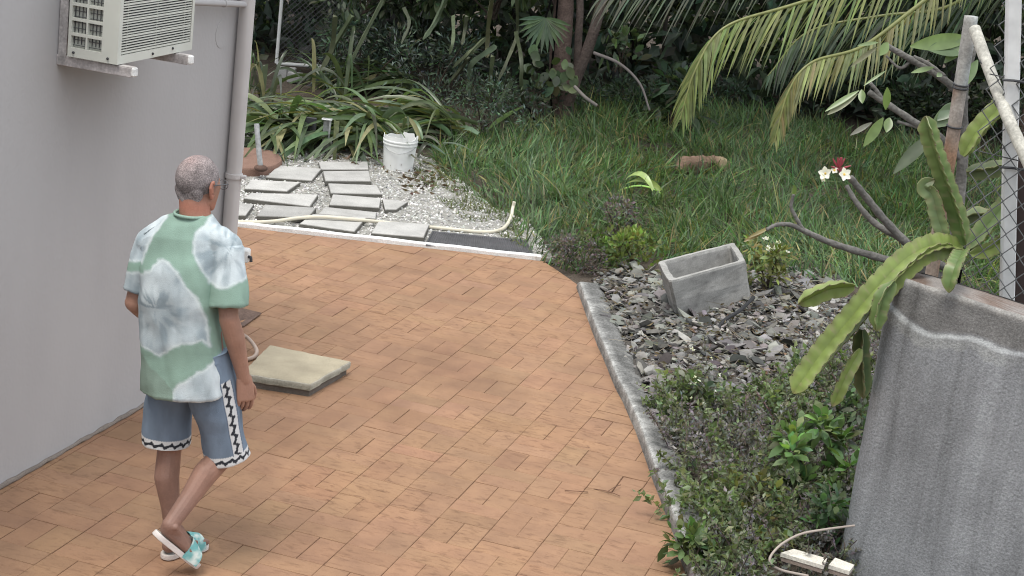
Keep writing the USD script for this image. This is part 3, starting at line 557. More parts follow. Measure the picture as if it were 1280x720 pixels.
for s in (-1, 1):
    q = lambda *p: hc + np.array(p) @ np.stack([hr, hf, hu])
    gl.add(*tube(catmull([q(s * .081, -.015, .012), q(s * .083, .03, .016), q(s * .079, .085, .016), q(s * .066, .108, .014)], 4), 0.0026, 6), (0.5, .5, .5))
    a = np.linspace(0, 2 * math.pi, 25); gl.add(*tube(np.array([q(s * .036 + .026 * math.cos(t), .112, .006 + .019 * math.sin(t)) for t in a]), 0.0016, 5), (.1, .1, .1))
put(man, 'glasses', gl, M_fin, smooth=True, loc=MAN)

# shirt
def ell(c, rx, ry, ux=tr, uy=tf, n=72, sq=2.3, tilt=0.0):
    a = np.linspace(0, 2 * math.pi, n, endpoint=False); ca, sa = np.cos(a), np.sin(a)
    x = np.sign(ca) * np.abs(ca) ** (2 / sq) * rx; y = np.sign(sa) * np.abs(sa) ** (2 / sq) * ry
    return c + x[:, None] * ux + y[:, None] * uy + np.array([0, 0, 1.0]) * (tilt * x)[:, None]
def pxc(x0, x1, y, Y): return site((x0 + x1) / 2, y, Y=Y)
LV = [((212, 266), 268, .052, .055, 6.72), ((200, 272), 277, .10, .075, 6.72), ((184, 286), 293, .155, .098, 6.715), ((177, 290), 312, .178, .108, 6.71), ((176, 284), 335, .180, .125, 6.70), ((176, 281), 365, .172, .135, 6.695), ((175, 281), 395, .166, .145, 6.695), ((175, 285), 430, .168, .155, 6.69), ((176, 291), 462, .176, .165, 6.685), ((178, 294), 484, .181, .170, 6.685)]
tiltk = 0.124
rings = [ell(pxc(*x, y, Y), (x[1] - x[0]) / 2 / 311, ry, tilt=0.10 if k > 2 else 0.12) for k, (x, y, _, ry, Y) in enumerate(LV)]
rr = np.array(rings); t0 = np.arange(len(rr)); tt = np.linspace(0, len(rr) - 1, 56)
rr = np.stack([np.stack([np.interp(tt, t0, rr[:, i, j]) for j in range(3)], -1) for i in range(rr.shape[1])], 1)
v, f = loft(rr); tm = trimesh.Trimesh(v, f, process=True)
if tm.volume < 0: tm.invert()
shirt = MF(manifold3d.Mesh(np.array(tm.vertices, np.float32), np.array(tm.faces, np.uint32)))
def sleeve(s, e, tipk, r0, r1, out):
    d = norm(e - s); x = norm(np.cross(d, [0, 1, 0])); y = np.cross(x, d); rows = []
    for k, t in enumerate(np.linspace(0.04, tipk, 16)):
        q = np.clip((t - .04) / (tipk - .04), 0, 1); r = r0 * (1 - q) + r1 * q
        rows.append(ell(s + (e - s) * t + out * 0.006, r, r * 0.98, x, y, n=40, sq=2.0))
    v, f = loft(rows); t_ = trimesh.Trimesh(v, f, process=True)
    if t_.volume < 0: t_.invert()
    return MF(manifold3d.Mesh(np.array(t_.vertices, np.float32), np.array(t_.faces, np.uint32)))
shirt += sleeve(jt['rsh'], jt['relb'], 0.83, .062, .078, tr) + sleeve(jt['lsh'], jt['lelb'], 0.80, .055, .057, -tr)
shirt += hull(ball(jt['rsh'] + [0, 0, -.008], .064), ball(rr[9].mean(0) + tr * .07 - [0, 0, .01], .055), ball(jt['rsh'] - tr * .06 - [0, 0, .07], .06)) + hull(ball(jt['lsh'] + [0, 0, -.008], .062), ball(rr[9].mean(0) - tr * .07 - [0, 0, .01], .055), ball(jt['lsh'] + tr * .06 - [0, 0, .07], .055))
shirt += hull(ball(jt['rsh'] - tr * .025 + [0, 0, .004], .066), ball(rr[9].mean(0) + tr * .085 - [0, 0, .012], .05)) + hull(ball(jt['lsh'] + tr * .025 + [0, 0, .004], .062), ball(rr[9].mean(0) - tr * .085 - [0, 0, .012], .05))
st = to_tm(shirt, 0.0095, 10); sv = np.array(st.vertices); sn = np.array(st.vertex_normals)
wz = np.clip((1.40 - sv[:, 2]) / 0.3, 0.15, 1)
fold = meshkit.fbm(np.column_stack([sv[:, 0] * 11 + sv[:, 2] * 2, sv[:, 1] * 11, sv[:, 2] * 2.2]), 3, 71) - 0.5
f2 = meshkit.fbm(np.column_stack([sv[:, 0] * 5 - sv[:, 2] * 7, sv[:, 1] * 6, sv[:, 2] * 6]), 2, 17) - 0.5
ridge = 0.5 - np.abs(meshkit.noise(np.column_stack([sv[:, 0] * 7 + sv[:, 2] * 5, sv[:, 1] * 7, sv[:, 2] * 4]), 33) - 0.5) * 2
sv = sv + sn * (fold * 0.044 * wz + f2 * 0.022 + ridge * 0.009 * wz)[:, None]
# dye pattern, laid out on the flat back and on the sleeves
def back_poly(pts): return sg.Polygon([site(x, y, Y=6.60)[[0, 2]] for x, y in pts])
arch = back_poly([(120, 350), (170, 345), (176, 343), (186, 336), (196, 325), (203, 323), (211, 327), (219, 333), (232, 349), (250, 370), (261, 397), (266, 418), (266, 430), (256, 421), (246, 425), (233, 424), (217, 432), (203, 442), (190, 437), (176, 433), (120, 420)])
lobe = back_poly([(221, 480), (226, 474), (233, 469), (244, 462), (256, 456), (266, 450), (276, 442), (300, 436), (330, 480), (320, 540), (225, 540)])
lsw = back_poly([(206, 270), (199, 284), (188, 300), (178, 318), (174, 334), (120, 340), (120, 250), (200, 250)])
rsw = back_poly([(251, 286), (245, 291), (240, 302), (241, 318), (248, 330), (256, 341), (262, 353), (274, 357), (286, 357), (304, 351), (340, 345), (340, 250), (262, 270)])
flap = back_poly([(120, 430), (177, 441), (190, 453), (206, 467), (222, 480), (222, 540), (120, 540)])
noisexy = (np.stack([meshkit.fbm(sv * 30, 3, 41), meshkit.fbm(sv * 30, 3, 42)], 1) - 0.5) * 0.022
q2 = sv[:, [0, 2]] + noisexy
def sd(poly):                                                # signed distance, positive inside
    p = shapely.points(q2); d = shapely.distance(poly.exterior, p); return np.where(shapely.contains_xy(poly, q2[:, 0], q2[:, 1]), d, -d)
dw = np.max([sd(arch), sd(lobe), sd(lsw), sd(rsw)], axis=0)
green = np.array([0.235, 0.345, 0.285]); white = np.array([0.62, 0.69, 0.71]); greyb = np.array([0.27, 0.33, 0.36])
scol = np.tile(green, (len(sv), 1)) * (0.82 + 0.36 * meshkit.fbm(sv * [14, 14, 6], 3, 7))[:, None]
mott = np.clip(1.6 * meshkit.fbm(np.column_stack([sv[:, 0] * 20, sv[:, 1] * 20, sv[:, 2] * 6]), 4, 9) - 0.42, 0, 1)
def radial(px, py, k, seed):
    c = site(px, py, Y=6.6)[[0, 2]]; d = sv[:, [0, 2]] - c; r = np.linalg.norm(d, axis=1); a = np.arctan2(d[:, 1], d[:, 0])
    w = meshkit.fbm(np.column_stack([np.cos(a) * k, np.sin(a) * k, r * 9]), 3, seed)
    return np.clip((w - 0.5) * 4.5, 0, 1) * np.exp(-(r / 0.15) ** 2) * np.clip(r / 0.006, 0, 1)
st_ = np.clip(mott * 1.0 + radial(197, 382, 3.0, 3) * 1.0 + radial(287, 313, 3.2, 5) * 0.9, 0, 1)
wcol = white * (1 - st_[:, None]) + greyb * st_[:, None]; wcol = np.where((sd(arch) > 0)[:, None], wcol * 0.82, wcol)
k = np.clip(dw / 0.010 + 0.5, 0, 1)[:, None]; scol = scol * (1 - k) + wcol * k
edge = np.exp(-((dw - 0.006) / 0.0045) ** 2)[:, None]; scol = scol * (1 - .45 * edge) + np.array([0.68, 0.74, 0.72]) * .45 * edge
kf_ = np.clip(sd(flap) / 0.004, 0, 1)[:, None]; scol = scol * (1 - kf_) + np.array([0.20, 0.27, 0.225]) * kf_
put(man, 'shirt', (sv, np.array(st.faces), scol), M_cloth, smooth=True, loc=MAN)
ra = np.linspace(0, 2 * math.pi, 41); cr = ell(rr[1].mean(0) + [0, 0, .008], .062, .066, n=48); cr = np.vstack([cr, cr[:1]])
mbc = MB(); mbc.add(*tube(cr, 0.0065, 8), green * 1.12); put(man, 'collar', mbc, M_cloth, smooth=True, loc=MAN)

# shorts
def leg_tube(h, k, hem, rx0, rx1, side):
    d = norm(hem - h); x = norm(tr - d * (tr @ d)); y = np.cross(d, x); rows = []
    for t in np.linspace(-0.06, 1, 30): rows.append(ell(h + (hem - h) * t, rx0 + (rx1 - rx0) * t, (rx0 + (rx1 - rx0) * t) * 1.05, x, y, n=56, sq=2.0))
    v, f = loft(rows); t_ = trimesh.Trimesh(v, f, process=True)
    if t_.volume < 0: t_.invert()
    return MF(manifold3d.Mesh(np.array(t_.vertices, np.float32), np.array(t_.faces, np.uint32)))
lhem, rhem = site(207, 552, Y=6.75), site(283, 572, Y=6.69)
hipL, hipR = jt['lhip'] + [0.0, 0, 0.0], jt['rhip'] + [0.004, 0, 0.0]
sho = leg_tube(hipL, None, lhem, .098, .097, -1) + leg_tube(hipR, None, rhem, .104, .093, 1)
sho += hull(ball(hipL, (.1, .115, .06)), ball(hipR, (.1, .115, .06)), ball(hip_c + [0, 0, .10], (.14, .10, .04)), ball(hipR - tf * .035 - [0, 0, .05], .075), ball(hipL - tf * .035 - [0, 0, .05], .075))
sh = to_tm(sho, 0.0042, 8); pv = np.array(sh.vertices); pn = np.array(sh.vertex_normals)
pf = meshkit.fbm(np.column_stack([pv[:, 0] * 12, pv[:, 1] * 12, pv[:, 2] * 2.5]), 3, 91) - .5; pf2 = meshkit.fbm(pv * [5, 5, 7], 2, 19) - .5
hemz = {}
sel = np.linalg.norm(pv[:, :2] - lhem[:2], axis=1) < np.linalg.norm(pv[:, :2] - (rhem * .6 + hipR * .4)[:2], axis=1)
pv = pv + pn * (pf * 0.028 + pf2 * .03)[:, None]
pcol = np.tile([0.165, 0.215, 0.278], (len(pv), 1)) * (0.80 + 0.4 * meshkit.fbm(pv * [30, 30, 8], 3, 29))[:, None]
def trim_cols(h, hem, mask, sideband):
    d = norm(hem - h); x = norm(tr - d * (tr @ d)); y = np.cross(d, x); rel = pv - hem; al = -(rel @ d); X, Yv = rel @ x, rel @ y; ang = np.arctan2(Yv, X)
    arc = ang * 0.098
    def wave(u, w, amp=.0058, wd=.0066):
        ph = (u / 0.042) % 1.0; saw = amp * np.sin(2 * np.pi * ph + .7 * np.sin(2 * np.pi * ph)); return np.abs(w - saw) < wd * (0.7 + .6 * np.abs(np.cos(np.pi * ph)))
    m = mask & (al < 0.040); pcol[m] = (0.60, .61, .61)
    m2 = mask & (al < 0.040) & wave(arc, al - 0.019); pcol[m2] = (0.03, 0.033, 0.04)
    if sideband:
        sb = arc - 0.052
        m = mask & (np.abs(sb) < .026) & (al < .36) & (al >= 0.036); pcol[m] = (0.58, .59, .59)
        m2 = m & wave(al, sb - .004, .008, .0078); pcol[m2] = (0.03, 0.033, 0.04)
        m3 = mask & (np.abs(np.abs(sb) - .0275) < .002) & (al < .36) & (al >= .036); pcol[m3] = (0.09, 0.12, 0.17)
trim_cols(hipL, lhem, sel, False); trim_cols(hipR, rhem, ~sel, True)
put(man, 'shorts', (pv, np.array(sh.faces), pcol), M_cloth, smooth=True, loc=MAN)
# slide sandals: thick pale sole and a broad strap
for (heel, toe, (e1, e2, e3, Lf), right) in ((lh, lt, Lfr, False), (rh, rt, Rfr, True)):
    s = 1 if right else -1; tot = np.linalg.norm(toe - heel) + 0.018
    t = np.linspace(0, 1, 24); w = np.interp(t, [0, .04, .12, .3, .5, .68, .82, .93, 1], [.008, .024, .033, .031, .034, .044, .043, .030, .006])
    off = np.interp(t, [0, .4, .7, 1], [0, s * .004, 0, -s * .012])
    out = [heel + e1 * (-.012 + a * tot) + e2 * (o + b) for a, b, o in zip(t, w, off)] + [heel + e1 * (-.012 + a * tot) + e2 * (o - b) for a, b, o in zip(t[::-1], w[::-1], off[::-1])]
    out = np.array(out); ctr = out.mean(0)
    rows = [ctr + (out - ctr) * .97 - e3 * .024, out - e3 * .021, out - e3 * .004, ctr + (out - ctr) * .975 - e3 * 0.0, ctr + (out - ctr) * .90 - e3 * .003]
    v, f = loft(rows); sm = MB().add(v, f, (0.62, 0.58, 0.55)); v_, f_, c_ = sm.arrays(); c_[-(len(out) + 2):] = (0.5, .49, .46)
    sole = put(man, 'sandal', (v_, f_, c_), M_cloth, smooth=45, loc=MAN)
    rows, cols = [], []
    for a in np.linspace(0.50, 0.78, 9):
        th = np.linspace(-0.15, math.pi + .15, 22); wv = np.interp(a, [.5, .78], [.046, .050]); hh = np.interp(a, [.5, .6, .78], [.074, .066, .050]) 
        rows.append(np.array([heel + e1 * a * tot + e2 * (math.cos(q) * wv) + e3 * (math.sin(q) * hh - .006) for q in th]))
    R = np.array(rows); n1, n2_ = R.shape[:2]; i = (np.arange(n1 - 1)[:, None] * n2_ + np.arange(n2_ - 1)[None]).ravel(); F_ = np.vstack([np.stack([i, i + 1, i + n2_ + 1], 1), np.stack([i, i + n2_ + 1, i + n2_], 1)])
    g = meshkit.fbm(R.reshape(-1, 3) * 30, 3, 12); kk = np.clip((g - .45) * 6, 0, 1)[:, None]
    c = np.array([0.16, 0.40, 0.40]) * (1 - kk) + np.array([0.62, .70, .66]) * kk
    inner = R.reshape(-1, 3) - np.repeat((R - R.mean(1, keepdims=True)), 1, 0).reshape(-1, 3) * 0.08
    V2 = np.vstack([R.reshape(-1, 3), inner]); nF = len(R.reshape(-1, 3)); put(sole, 'strap', (V2, np.vstack([F_, F_[:, ::-1] + nF]), np.vstack([c, c])), M_cloth, smooth=True, loc=MAN)

# ------------------------------------------------------------------ things on the paving
slab = thing('inspection_cover', 'cream concrete inspection cover slab lying on the bricks beside the man', 'cover slab')
q = np.array([site(x, y, 0.078) for x, y in [(300, 466), (389, 480), (438.5, 451.5), (337, 431)]]); c = q.mean(0); e = []
for k in range(4):
    for t in np.linspace(0, 1, 14, endpoint=False): e.append(q[k] * (1 - t) + q[(k + 1) % 4] * t)
e = np.array(e); jag = (meshkit.fbm(e * 26, 3, 3) - .5) * 0.022
def ringz(ins, z, j=1.0): d = norm(e - c); return e - d * (ins + jag * j)[:, None] * 1.0 + np.array([0, 0, z])
rows = [ringz(0.012, -.045), ringz(0.004, -.040), ringz(0.0, -.022, 1.6), ringz(0.002, -.005, 1.0), ringz(0.008, 0.0, .9), ringz(0.03, 0.0005, .3), ringz(0.10, 0.0005, .2)]
v, f = loft(rows); f = f if trimesh.Trimesh(v, f).volume > 0 else f[:, ::-1]
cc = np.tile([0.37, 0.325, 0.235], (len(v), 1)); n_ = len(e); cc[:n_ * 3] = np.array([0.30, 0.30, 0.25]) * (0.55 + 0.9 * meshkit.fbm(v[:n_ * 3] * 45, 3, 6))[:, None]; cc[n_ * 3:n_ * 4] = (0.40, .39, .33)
put(slab, 'slab', (v, f, cc), M_conc, smooth=22)
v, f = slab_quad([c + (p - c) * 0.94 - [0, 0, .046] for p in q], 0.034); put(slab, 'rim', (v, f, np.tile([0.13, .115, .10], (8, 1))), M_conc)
sc = thing('metal_scoop', 'brown rusty metal scoop lying on the bricks behind the slab', 'scoop')
p = [site(x, y, z) for x, y, z in [(288, 386, .05), (303, 385, .045), (327, 391, .012), (305, 407, .012), (288, 410, .02)]]; ctr = np.mean(p, 0)
v = np.vstack([p, [ctr - [0, 0, .03]], np.array(p) - [0, 0, .006], [ctr - [0, 0, .036]]]); f = [[k, 5, (k + 1) % 5] for k in range(5)] + [[6 + k, 6 + (k + 1) % 5, 11] for k in range(5)] + sum([[[k, (k + 1) % 5, 6 + (k + 1) % 5], [k, 6 + (k + 1) % 5, 6 + k]] for k in range(5)], [])
put(sc, 'blade', (v, np.array(f)[:, ::-1], np.tile([0.14, 0.095, 0.075], (len(v), 1))), M_bracket); put(sc, 'handle', tubes([p[0], p[0] - V_ * .1 + [0, 0, .03], p[0] - V_ * .2 + [0, 0, .06]], .011, 8), M_dark, smooth=True)
hose_pts = catmull([wall_at(-.30, .05, .30), wall_at(-.32, .10, .22), site(303, 419, .10), site(314, 427, .06), site(321, 439, .025), site(316, 447, .014), site(300, 452, .014), site(285, 470, .014)], 8)
put(None, 'beige_hose', tubes(hose_pts, 0.0115, 10), plain('beige_rubber', (0.42, 0.33, 0.27), .6), smooth=True, label='short beige hose looping from the wall down behind the slab', cat='hose')
hose_pts = catmull([site(230, 275, .03), site(304, 277.5, .03), site(338, 277, .03), site(370, 273, .05), site(398, 271, .06), (site(440, 274, .06)), site(500, 280, .03), site(560, 286, .025), site(605, 290, .02), site(628, 286, .03), site(638, 273, .06), site(641, 260, .12), site(643, 252, .17)], 8)
put(None, 'white_hose', tubes(hose_pts, 0.0135, 10), plain('cream_hose', (0.60, 0.56, 0.45), .5, var=.1), smooth=True, label='long cream hose lying across gravel and slabs, its end upturned in grass', cat='hose')

# ------------------------------------------------------------------ beyond the corner: pad, posts, gate panel, bucket
pc = site(312, 208, 0.0); a = np.linspace(0, 2 * math.pi, 48, endpoint=False)
rows = [np.stack([pc[0] + r * np.cos(a), pc[1] + r * np.sin(a) * 1.6, 0 * a + z], 1) for r, z in ((.26, -.03), (.26, .06), (.25, .075), (.20, .078))]
put(None, 'terracotta_pad', MB().add(*loft(rows), (0.21, 0.13, 0.10)), M_conc, smooth=40, label='low round terracotta coloured pad behind the downpipe', cat='pad')
tp = thing('steel_tube', 'bluish steel tube leaning upright on the terracotta pad', 'tube'); b0 = site(326, 212, .08)
put(tp, 'tube', tubes([b0, b0 + [-.03, .02, .14], b0 + [-.07, .04, .36]], .022, 12), M_galv, smooth=True)
m_ = trimesh.creation.icosphere(2, .055); m_.vertices *= [1, 1, .5]; m_.apply_translation(b0 + [0, 0, .012]); put(tp, 'foot', MB().mesh(m_, (.11, .07, .055)), M_conc, smooth=True)
po = thing('short_post', 'short galvanised channel post in front of the strap-leaved plants', 'post'); b0 = site(405, 192, 0)
put(po, 'channel', MB().mesh(box((.012, .05, .30), b0 + [.03, 0, .15])).mesh(box((.06, .008, .30), b0 + [0, .02, .15])), M_galv); put(po, 'top_plate', box((.09, .07, .012), b0 + [0, 0, .306], .003), M_galv)
put(None, 'dark_board', box((.10, .03, .30), b0 + [-.15, .08, .14], .004), M_dark, label='dark narrow board standing beside the short galvanised post', cat='board')
gt = thing('mesh_gate', 'white framed gate panel with dark diamond mesh behind strap leaves', 'gate'); g0 = site(345.5, 79, Y=18.9); gx_ = norm(site(383, 84, Y=19.0) - g0); gx_[2] = 0; gx_ = norm(gx_); gw_, gh_ = .95, 1.4
gup = np.array([0, 0, 1.0])
for a_, b_ in (((0, 0), (gw_, 0)), ((gw_, 0), (gw_, gh_)), ((gw_, gh_), (0, gh_)), ((0, gh_), (0, 0))):
    P = np.array([g0 + gx_ * a_[0] + gup * a_[1], g0 + gx_ * b_[0] + gup * b_[1]]); put(gt, 'frame_bar', tubes([P[0], P.mean(0), P[1]], .019, 8), M_white, smooth=30)
wm = MB()
for k in range(-25, 18):
    for s in (1, -1):
        pts = [];  x0 = k * .06 if s > 0 else gw_ - k * .06
        for t in np.linspace(0, gh_, 30):
            x_ = x0 + s * t
            if 0 <= x_ <= gw_: pts.append(g0 + gx_ * x_ + gup * t)
        if len(pts) > 2: wm.add(*tube(np.array(pts), .003, 4))
put(gt, 'mesh', trimesh.Trimesh(*wm.arrays()[:2], process=False), M_fin, kind='stuff')
for k, (x, y, w, lab) in enumerate([(354, 89, .10, 'pale concrete block under the gate panel, the left one'), (365, 90, .08, 'small pale concrete block under the gate panel, the middle one'), (369, 96, .16, 'pale flat concrete block lowest under the gate panel')]):
    b0 = site(x, y, Y=18.6 - .1 * k); put(None, 'concrete_block', MB().mesh(box((w, .1, b0[2] + .03 + .03), (b0[0], b0[1], (b0[2] + .03) / 2), .008), (.34, .34, .33)), M_conc, label=lab, cat='block')

bk = thing('bucket', 'white plastic bucket with a broken jagged rim standing on gravel', 'bucket', loc=site(497, 212, 0)); bb = site(497, 212, 0)
a = np.linspace(0, 2 * math.pi, 72, endpoint=False); jg = np.where(meshkit.noise(np.stack([np.cos(a) * 3.2, np.sin(a) * 3.2, 0 * a], 1), 6) > .5, 0.0, -0.022) + .004 * np.sin(9 * a)
pf_ = [(.0, .004), (.118, .004), (.122, .0), (.126, .012), (.143, .225), (.149, .227), (.149, .237), (.145, .239), (.145, .252), (.151, .254), (.151, .264), (.1455, .266), (.147, .305)]
ins = [(.143, .305), (.138, .225), (.122, .03), (0, .03)]
rows = [np.stack([r * np.cos(a), r * np.sin(a), z + (jg if z > .3 else 0 * a)], 1) for r, z in pf_ + ins]
put(bk, 'shell', loft(rows, cap=False), M_white, smooth=35, loc=(0, 0, 0))
m_ = trimesh.creation.cylinder(.128, .17, sections=40); m_.apply_translation([0, 0, .125]); put(bk, 'soil', MB().mesh(m_, (.05, .04, .03)), M_soil, loc=(0, 0, 0))
put(bk, 'handle', tubes(catmull([(-.15, 0, .245), (-.11, -.10, .20), (0, -.155, .17), (.11, -.10, .20), (.15, 0, .245)], 6), .003, 6), M_galv, smooth=True, loc=(0, 0, 0))

# ------------------------------------------------------------------ trough planter
tr_ = thing('concrete_trough', 'empty grey concrete planter trough with sloping sides standing on rubble', 'planter')
zt, zb = 0.355, 0.06
rim = [site(836, 352, zt)[:2], None, site(918, 302.5, zt)[:2], site(821.5, 327, zt)[:2]]; rim[1] = rim[0] + (rim[2] - rim[3]) * .97
bot = [site(847, 400, zb)[:2], site(940, 379, zb)[:2]]; off = (rim[3] - rim[0]) * .72; bot = bot + [bot[1] + off, bot[0] + off]
def rr4(P, z, ins=0.0, ie=None):
    P = np.array(P); c = P.mean(0); out = []
    for k in range(4):
        a_, b_, p_ = norm(P[k - 1] - P[k]), norm(P[(k + 1) % 4] - P[k]), P[k]; ie_ = ins if ie is None else ie; p_ = p_ + (a_ * ins + b_ * ie_ if k % 2 == 0 else a_ * ie_ + b_ * ins)
        out += [np.append(p_ + a_ * .028, z), np.append(p_ + b_ * .028, z)]
    return np.array(out)
lerp = lambda t: [b * (1 - t) + r * t for b, r in zip(bot, rim)]
rows = [rr4(bot, zb), rr4(lerp(.5), zb + .5 * (zt - zb)), rr4(lerp(.95), zt - .012), rr4(rim, zt, .006), rr4(rim, zt, .036, .075), rr4(lerp(.95), zt - .018, .042, .082), rr4(lerp(.2), .11, .042, .06)]
v, f = loft(rows); f = f if trimesh.Trimesh(v, f).volume > 0 else f[:, ::-1]
tm = trimesh.Trimesh(v, f, process=True)
for _ in range(4): tm = tm.subdivide()
v = np.array(tm.vertices); v += (meshkit.fbm(v * 16, 3, 4) - .5)[:, None] * np.array([.012, .012, .010]); z_ = v[:, 2]
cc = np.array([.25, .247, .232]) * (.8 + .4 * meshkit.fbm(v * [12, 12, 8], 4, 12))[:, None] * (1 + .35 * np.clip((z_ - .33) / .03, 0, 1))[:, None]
st_ = np.clip((meshkit.fbm(v * [22, 22, 30], 4, 77) - .58) * 8, 0, 1)[:, None]; cc = cc * (1 - .30 * st_); cc = cc * (.8 + .4 * meshkit.fbm(v * 55, 3, 18))[:, None]
put(tr_, 'trough', (v, np.array(tm.faces), cc), M_conc, smooth=40)

# ------------------------------------------------------------------ rubble bed
rub = thing('rubble_bed', kind='structure')
rp = sg.Polygon([site(*q)[:2] for q in [(752, 372), (800, 470), (826, 530), (850, 575), (905, 560), (985, 540), (1050, 520), (1080, 470), (1070, 400), (1040, 352), (985, 345), (940, 350), (850, 365), (790, 345), (750, 352)]]).buffer(.05)
bd = trimesh.creation.extrude_polygon(rp.segmentize(.08), .01, engine='earcut'); bd = bd.subdivide().subdivide(); bv_ = np.array(bd.vertices); top = bv_[:, 2] > .005; bv_[:, 2] = gz(bv_[:, 0], bv_[:, 1]) + np.where(top, .006, -.03)
put(rub, 'bed', (bv_, np.array(bd.faces), np.tile([.085, .078, .07], (len(bv_), 1))), M_soil, smooth=False)
N = 7000; pts = rng.uniform([rp.bounds[0], rp.bounds[1]], [rp.bounds[2], rp.bounds[3]], (N, 2)); pts = pts[shapely.contains_xy(rp, pts[:, 0], pts[:, 1])]
tin = sg.Polygon([tuple(p) for p in bot]).buffer(.01); pts = pts[~shapely.contains_xy(tin, pts[:, 0], pts[:, 1])]
n_ = len(pts); sz = np.clip(np.exp(rng.normal(-3.95, .48, n_)), .008, .055); kind = rng.random(n_)
scol_ = np.where((kind < .22)[:, None], vary((.075, .073, .068), n_, .3, .05), np.where((kind < .86)[:, None], vary((.165, .162, .15), n_, .3, .04), vary((.25, .246, .23), n_, .2, .03)))
pz = gz(pts[:, 0], pts[:, 1]) + sz * .25 + rng.random(n_) * .03
order = np.argsort(-sz / pts[:, 1])
P3 = np.column_stack([pts, pz])
for k in order[:300]:
    mb = MB(); stones(mb, P3[k:k + 1], sz[k:k + 1] * 1.1, scol_[k:k + 1], .34); put(rub, 'stone', mb, M_stone)
mb = MB(); r_ = order[300:]; stones(mb, P3[r_], sz[r_], scol_[r_], .38); put(rub, 'stones', mb, M_stone, kind='stuff')
for q_, h_, col_ in [([(922, 434), (950, 430), (966, 446), (938, 449)], .05, (.33, .32, .30)), ([(890, 478), (940, 480), (948, 487), (895, 486)], .05, (.36, .35, .33)), ([(900, 447), (940, 452), (955, 466), (915, 470)], .06, (.05, .048, .052)), ([(945, 428), (1000, 432), (1005, 447), (965, 446)], .06, (.05, .047, .05)), ([(1013, 378), (1022, 378), (1022, 388), (1012, 387)], .07, (.5, .49, .46))]:
    P = np.array([site(x, y, h_ + .03) for x, y in q_]); v, f = slab_quad(P + rng.normal(0, .008, (4, 3)), .03); mb = MB().add(v, f, col_); put(rub, 'flat_stone', mb, M_stone)
bh = catmull([site(942, 372, .16), site(925, 388, .16), site(903, 403, .13), site(891, 428, .10), site(886, 452, .08), site(889, 468, .05)], 8)
put(None, 'black_hose', tubes(bh, .0125, 10), M_black, smooth=True, label='short bent black hose sticking out of the rubble by the trough', cat='hose')

# ------------------------------------------------------------------ thick rendered wall at the right
wa, wb = np.array([1.605, 7.325]), np.array([2.52, 6.475]); wd_ = norm(wb - wa); wn = np.array([-wd_[1], wd_[0]]); wn = wn if wn[1] > 0 else -wn; TW, WT = .20, 1.42
core = sg.LineString([wa + wn * TW / 2 + wd_ * .10, wb + wn * TW / 2 + wd_ * 1.2]).buffer(TW / 2, quad_segs=10, cap_style='round')
ol = np.array(core.exterior.segmentize(.012).coords)[:-1]
if not core.exterior.is_ccw: ol = ol[::-1]
oc = np.array(core.representative_point().coords[0]); s_al = (ol - wa) @ wd_; on = norm(ol - (wa + wn * TW / 2 + np.outer(np.clip(s_al, .10, 9), wd_)))
zs = np.concatenate([np.linspace(-.1, 1.0, 60), np.linspace(1.01, WT, 60)]); rows, cols = [], []
bandz = 1.235 + .045 * np.exp(-((s_al - .0) / .10) ** 2) + .05 * np.clip((s_al - .25) / .6, 0, 1) + .012 * np.sin(s_al * 17) + .02 * (meshkit.fbm(np.column_stack([s_al * 9, s_al * 0, s_al * 0]), 3, 5) - .5)
for z in zs:
    p3 = np.column_stack([ol, np.full(len(ol), z)]); below = np.clip((bandz - z) / .010, 0, 1); nz = meshkit.fbm(p3 * [9, 9, 6], 4, 3) - .5
    disp = .014 * below + nz * .012 - .012 * np.clip((z - WT + .02) / .02, 0, 1) ** 2
    rows.append(np.column_stack([ol + on * disp[:, None], np.full(len(ol), z) + ((.014 * (meshkit.fbm(p3 * [5, 5, 0], 3, 8) - .5)) if z > WT - .03 else 0)]))
    dz = bandz - z; ragged = .075 * (.35 + meshkit.fbm(p3 * [26, 26, 4], 3, 14)); pl_ = np.clip((ragged - dz) / .01, 0, 1) * (dz > -.004) * np.clip((0.75 - s_al) / .2, 0, 1)
    cc = np.array([.27, .28, .29]) * (.72 + .55 * meshkit.fbm(p3 * [5, 5, 1.5], 4, 22))[:, None]; up_ = np.clip(-dz / .02, 0, 1)[:, None]; cc = cc * (1 - up_) + np.array([.20, .198, .192]) * (.7 + .6 * meshkit.fbm(p3 * 12, 3, 5))[:, None] * up_
    pl_ = (pl_ * (.55 + .5 * meshkit.fbm(p3 * 30, 3, 2)))[:, None]; cc = cc * (1 - pl_) + np.array([.325, .335, .33]) * pl_
    tp_ = np.clip((z - WT + .035) / .03, 0, 1) * (.4 + .8 * meshkit.noise(p3 * 20, 4))[:, None]; cc = cc * (1 - np.clip(tp_, 0, .9)) + np.array([.33, .32, .30]) * np.clip(tp_, 0, .9); cols.append(cc)
ir = np.array(core.buffer(-.03).exterior.coords); 
v, f = loft(np.array(rows), cap=False); cap = trimesh.creation.extrude_polygon(sg.Polygon(rows[-1][:, :2]).buffer(-.0005).segmentize(.03), .004, engine='triangle' if False else 'earcut'); 
wl_ = thing('end_wall', 'thick grey weathered rendered wall with rounded end and pale ragged band', 'wall')
put(wl_, 'render', (v, f, np.vstack(cols)), M_render, smooth=True)
for _ in range(3): cap = cap.subdivide()
cv = np.array(cap.vertices); cv[:, 2] += WT - .008 + .01 * (meshkit.fbm(cv * [8, 8, 0], 3, 8) - .5); g = np.clip(3 * (meshkit.fbm(cv * [11, 11, 0], 4, 6) - .38), 0, 1)[:, None]
put(wl_, 'top', (cv, np.array(cap.faces), np.array([.15, .11, .09]) * g + np.array([.27, .25, .235]) * (1 - g)), M_conc, smooth=60)

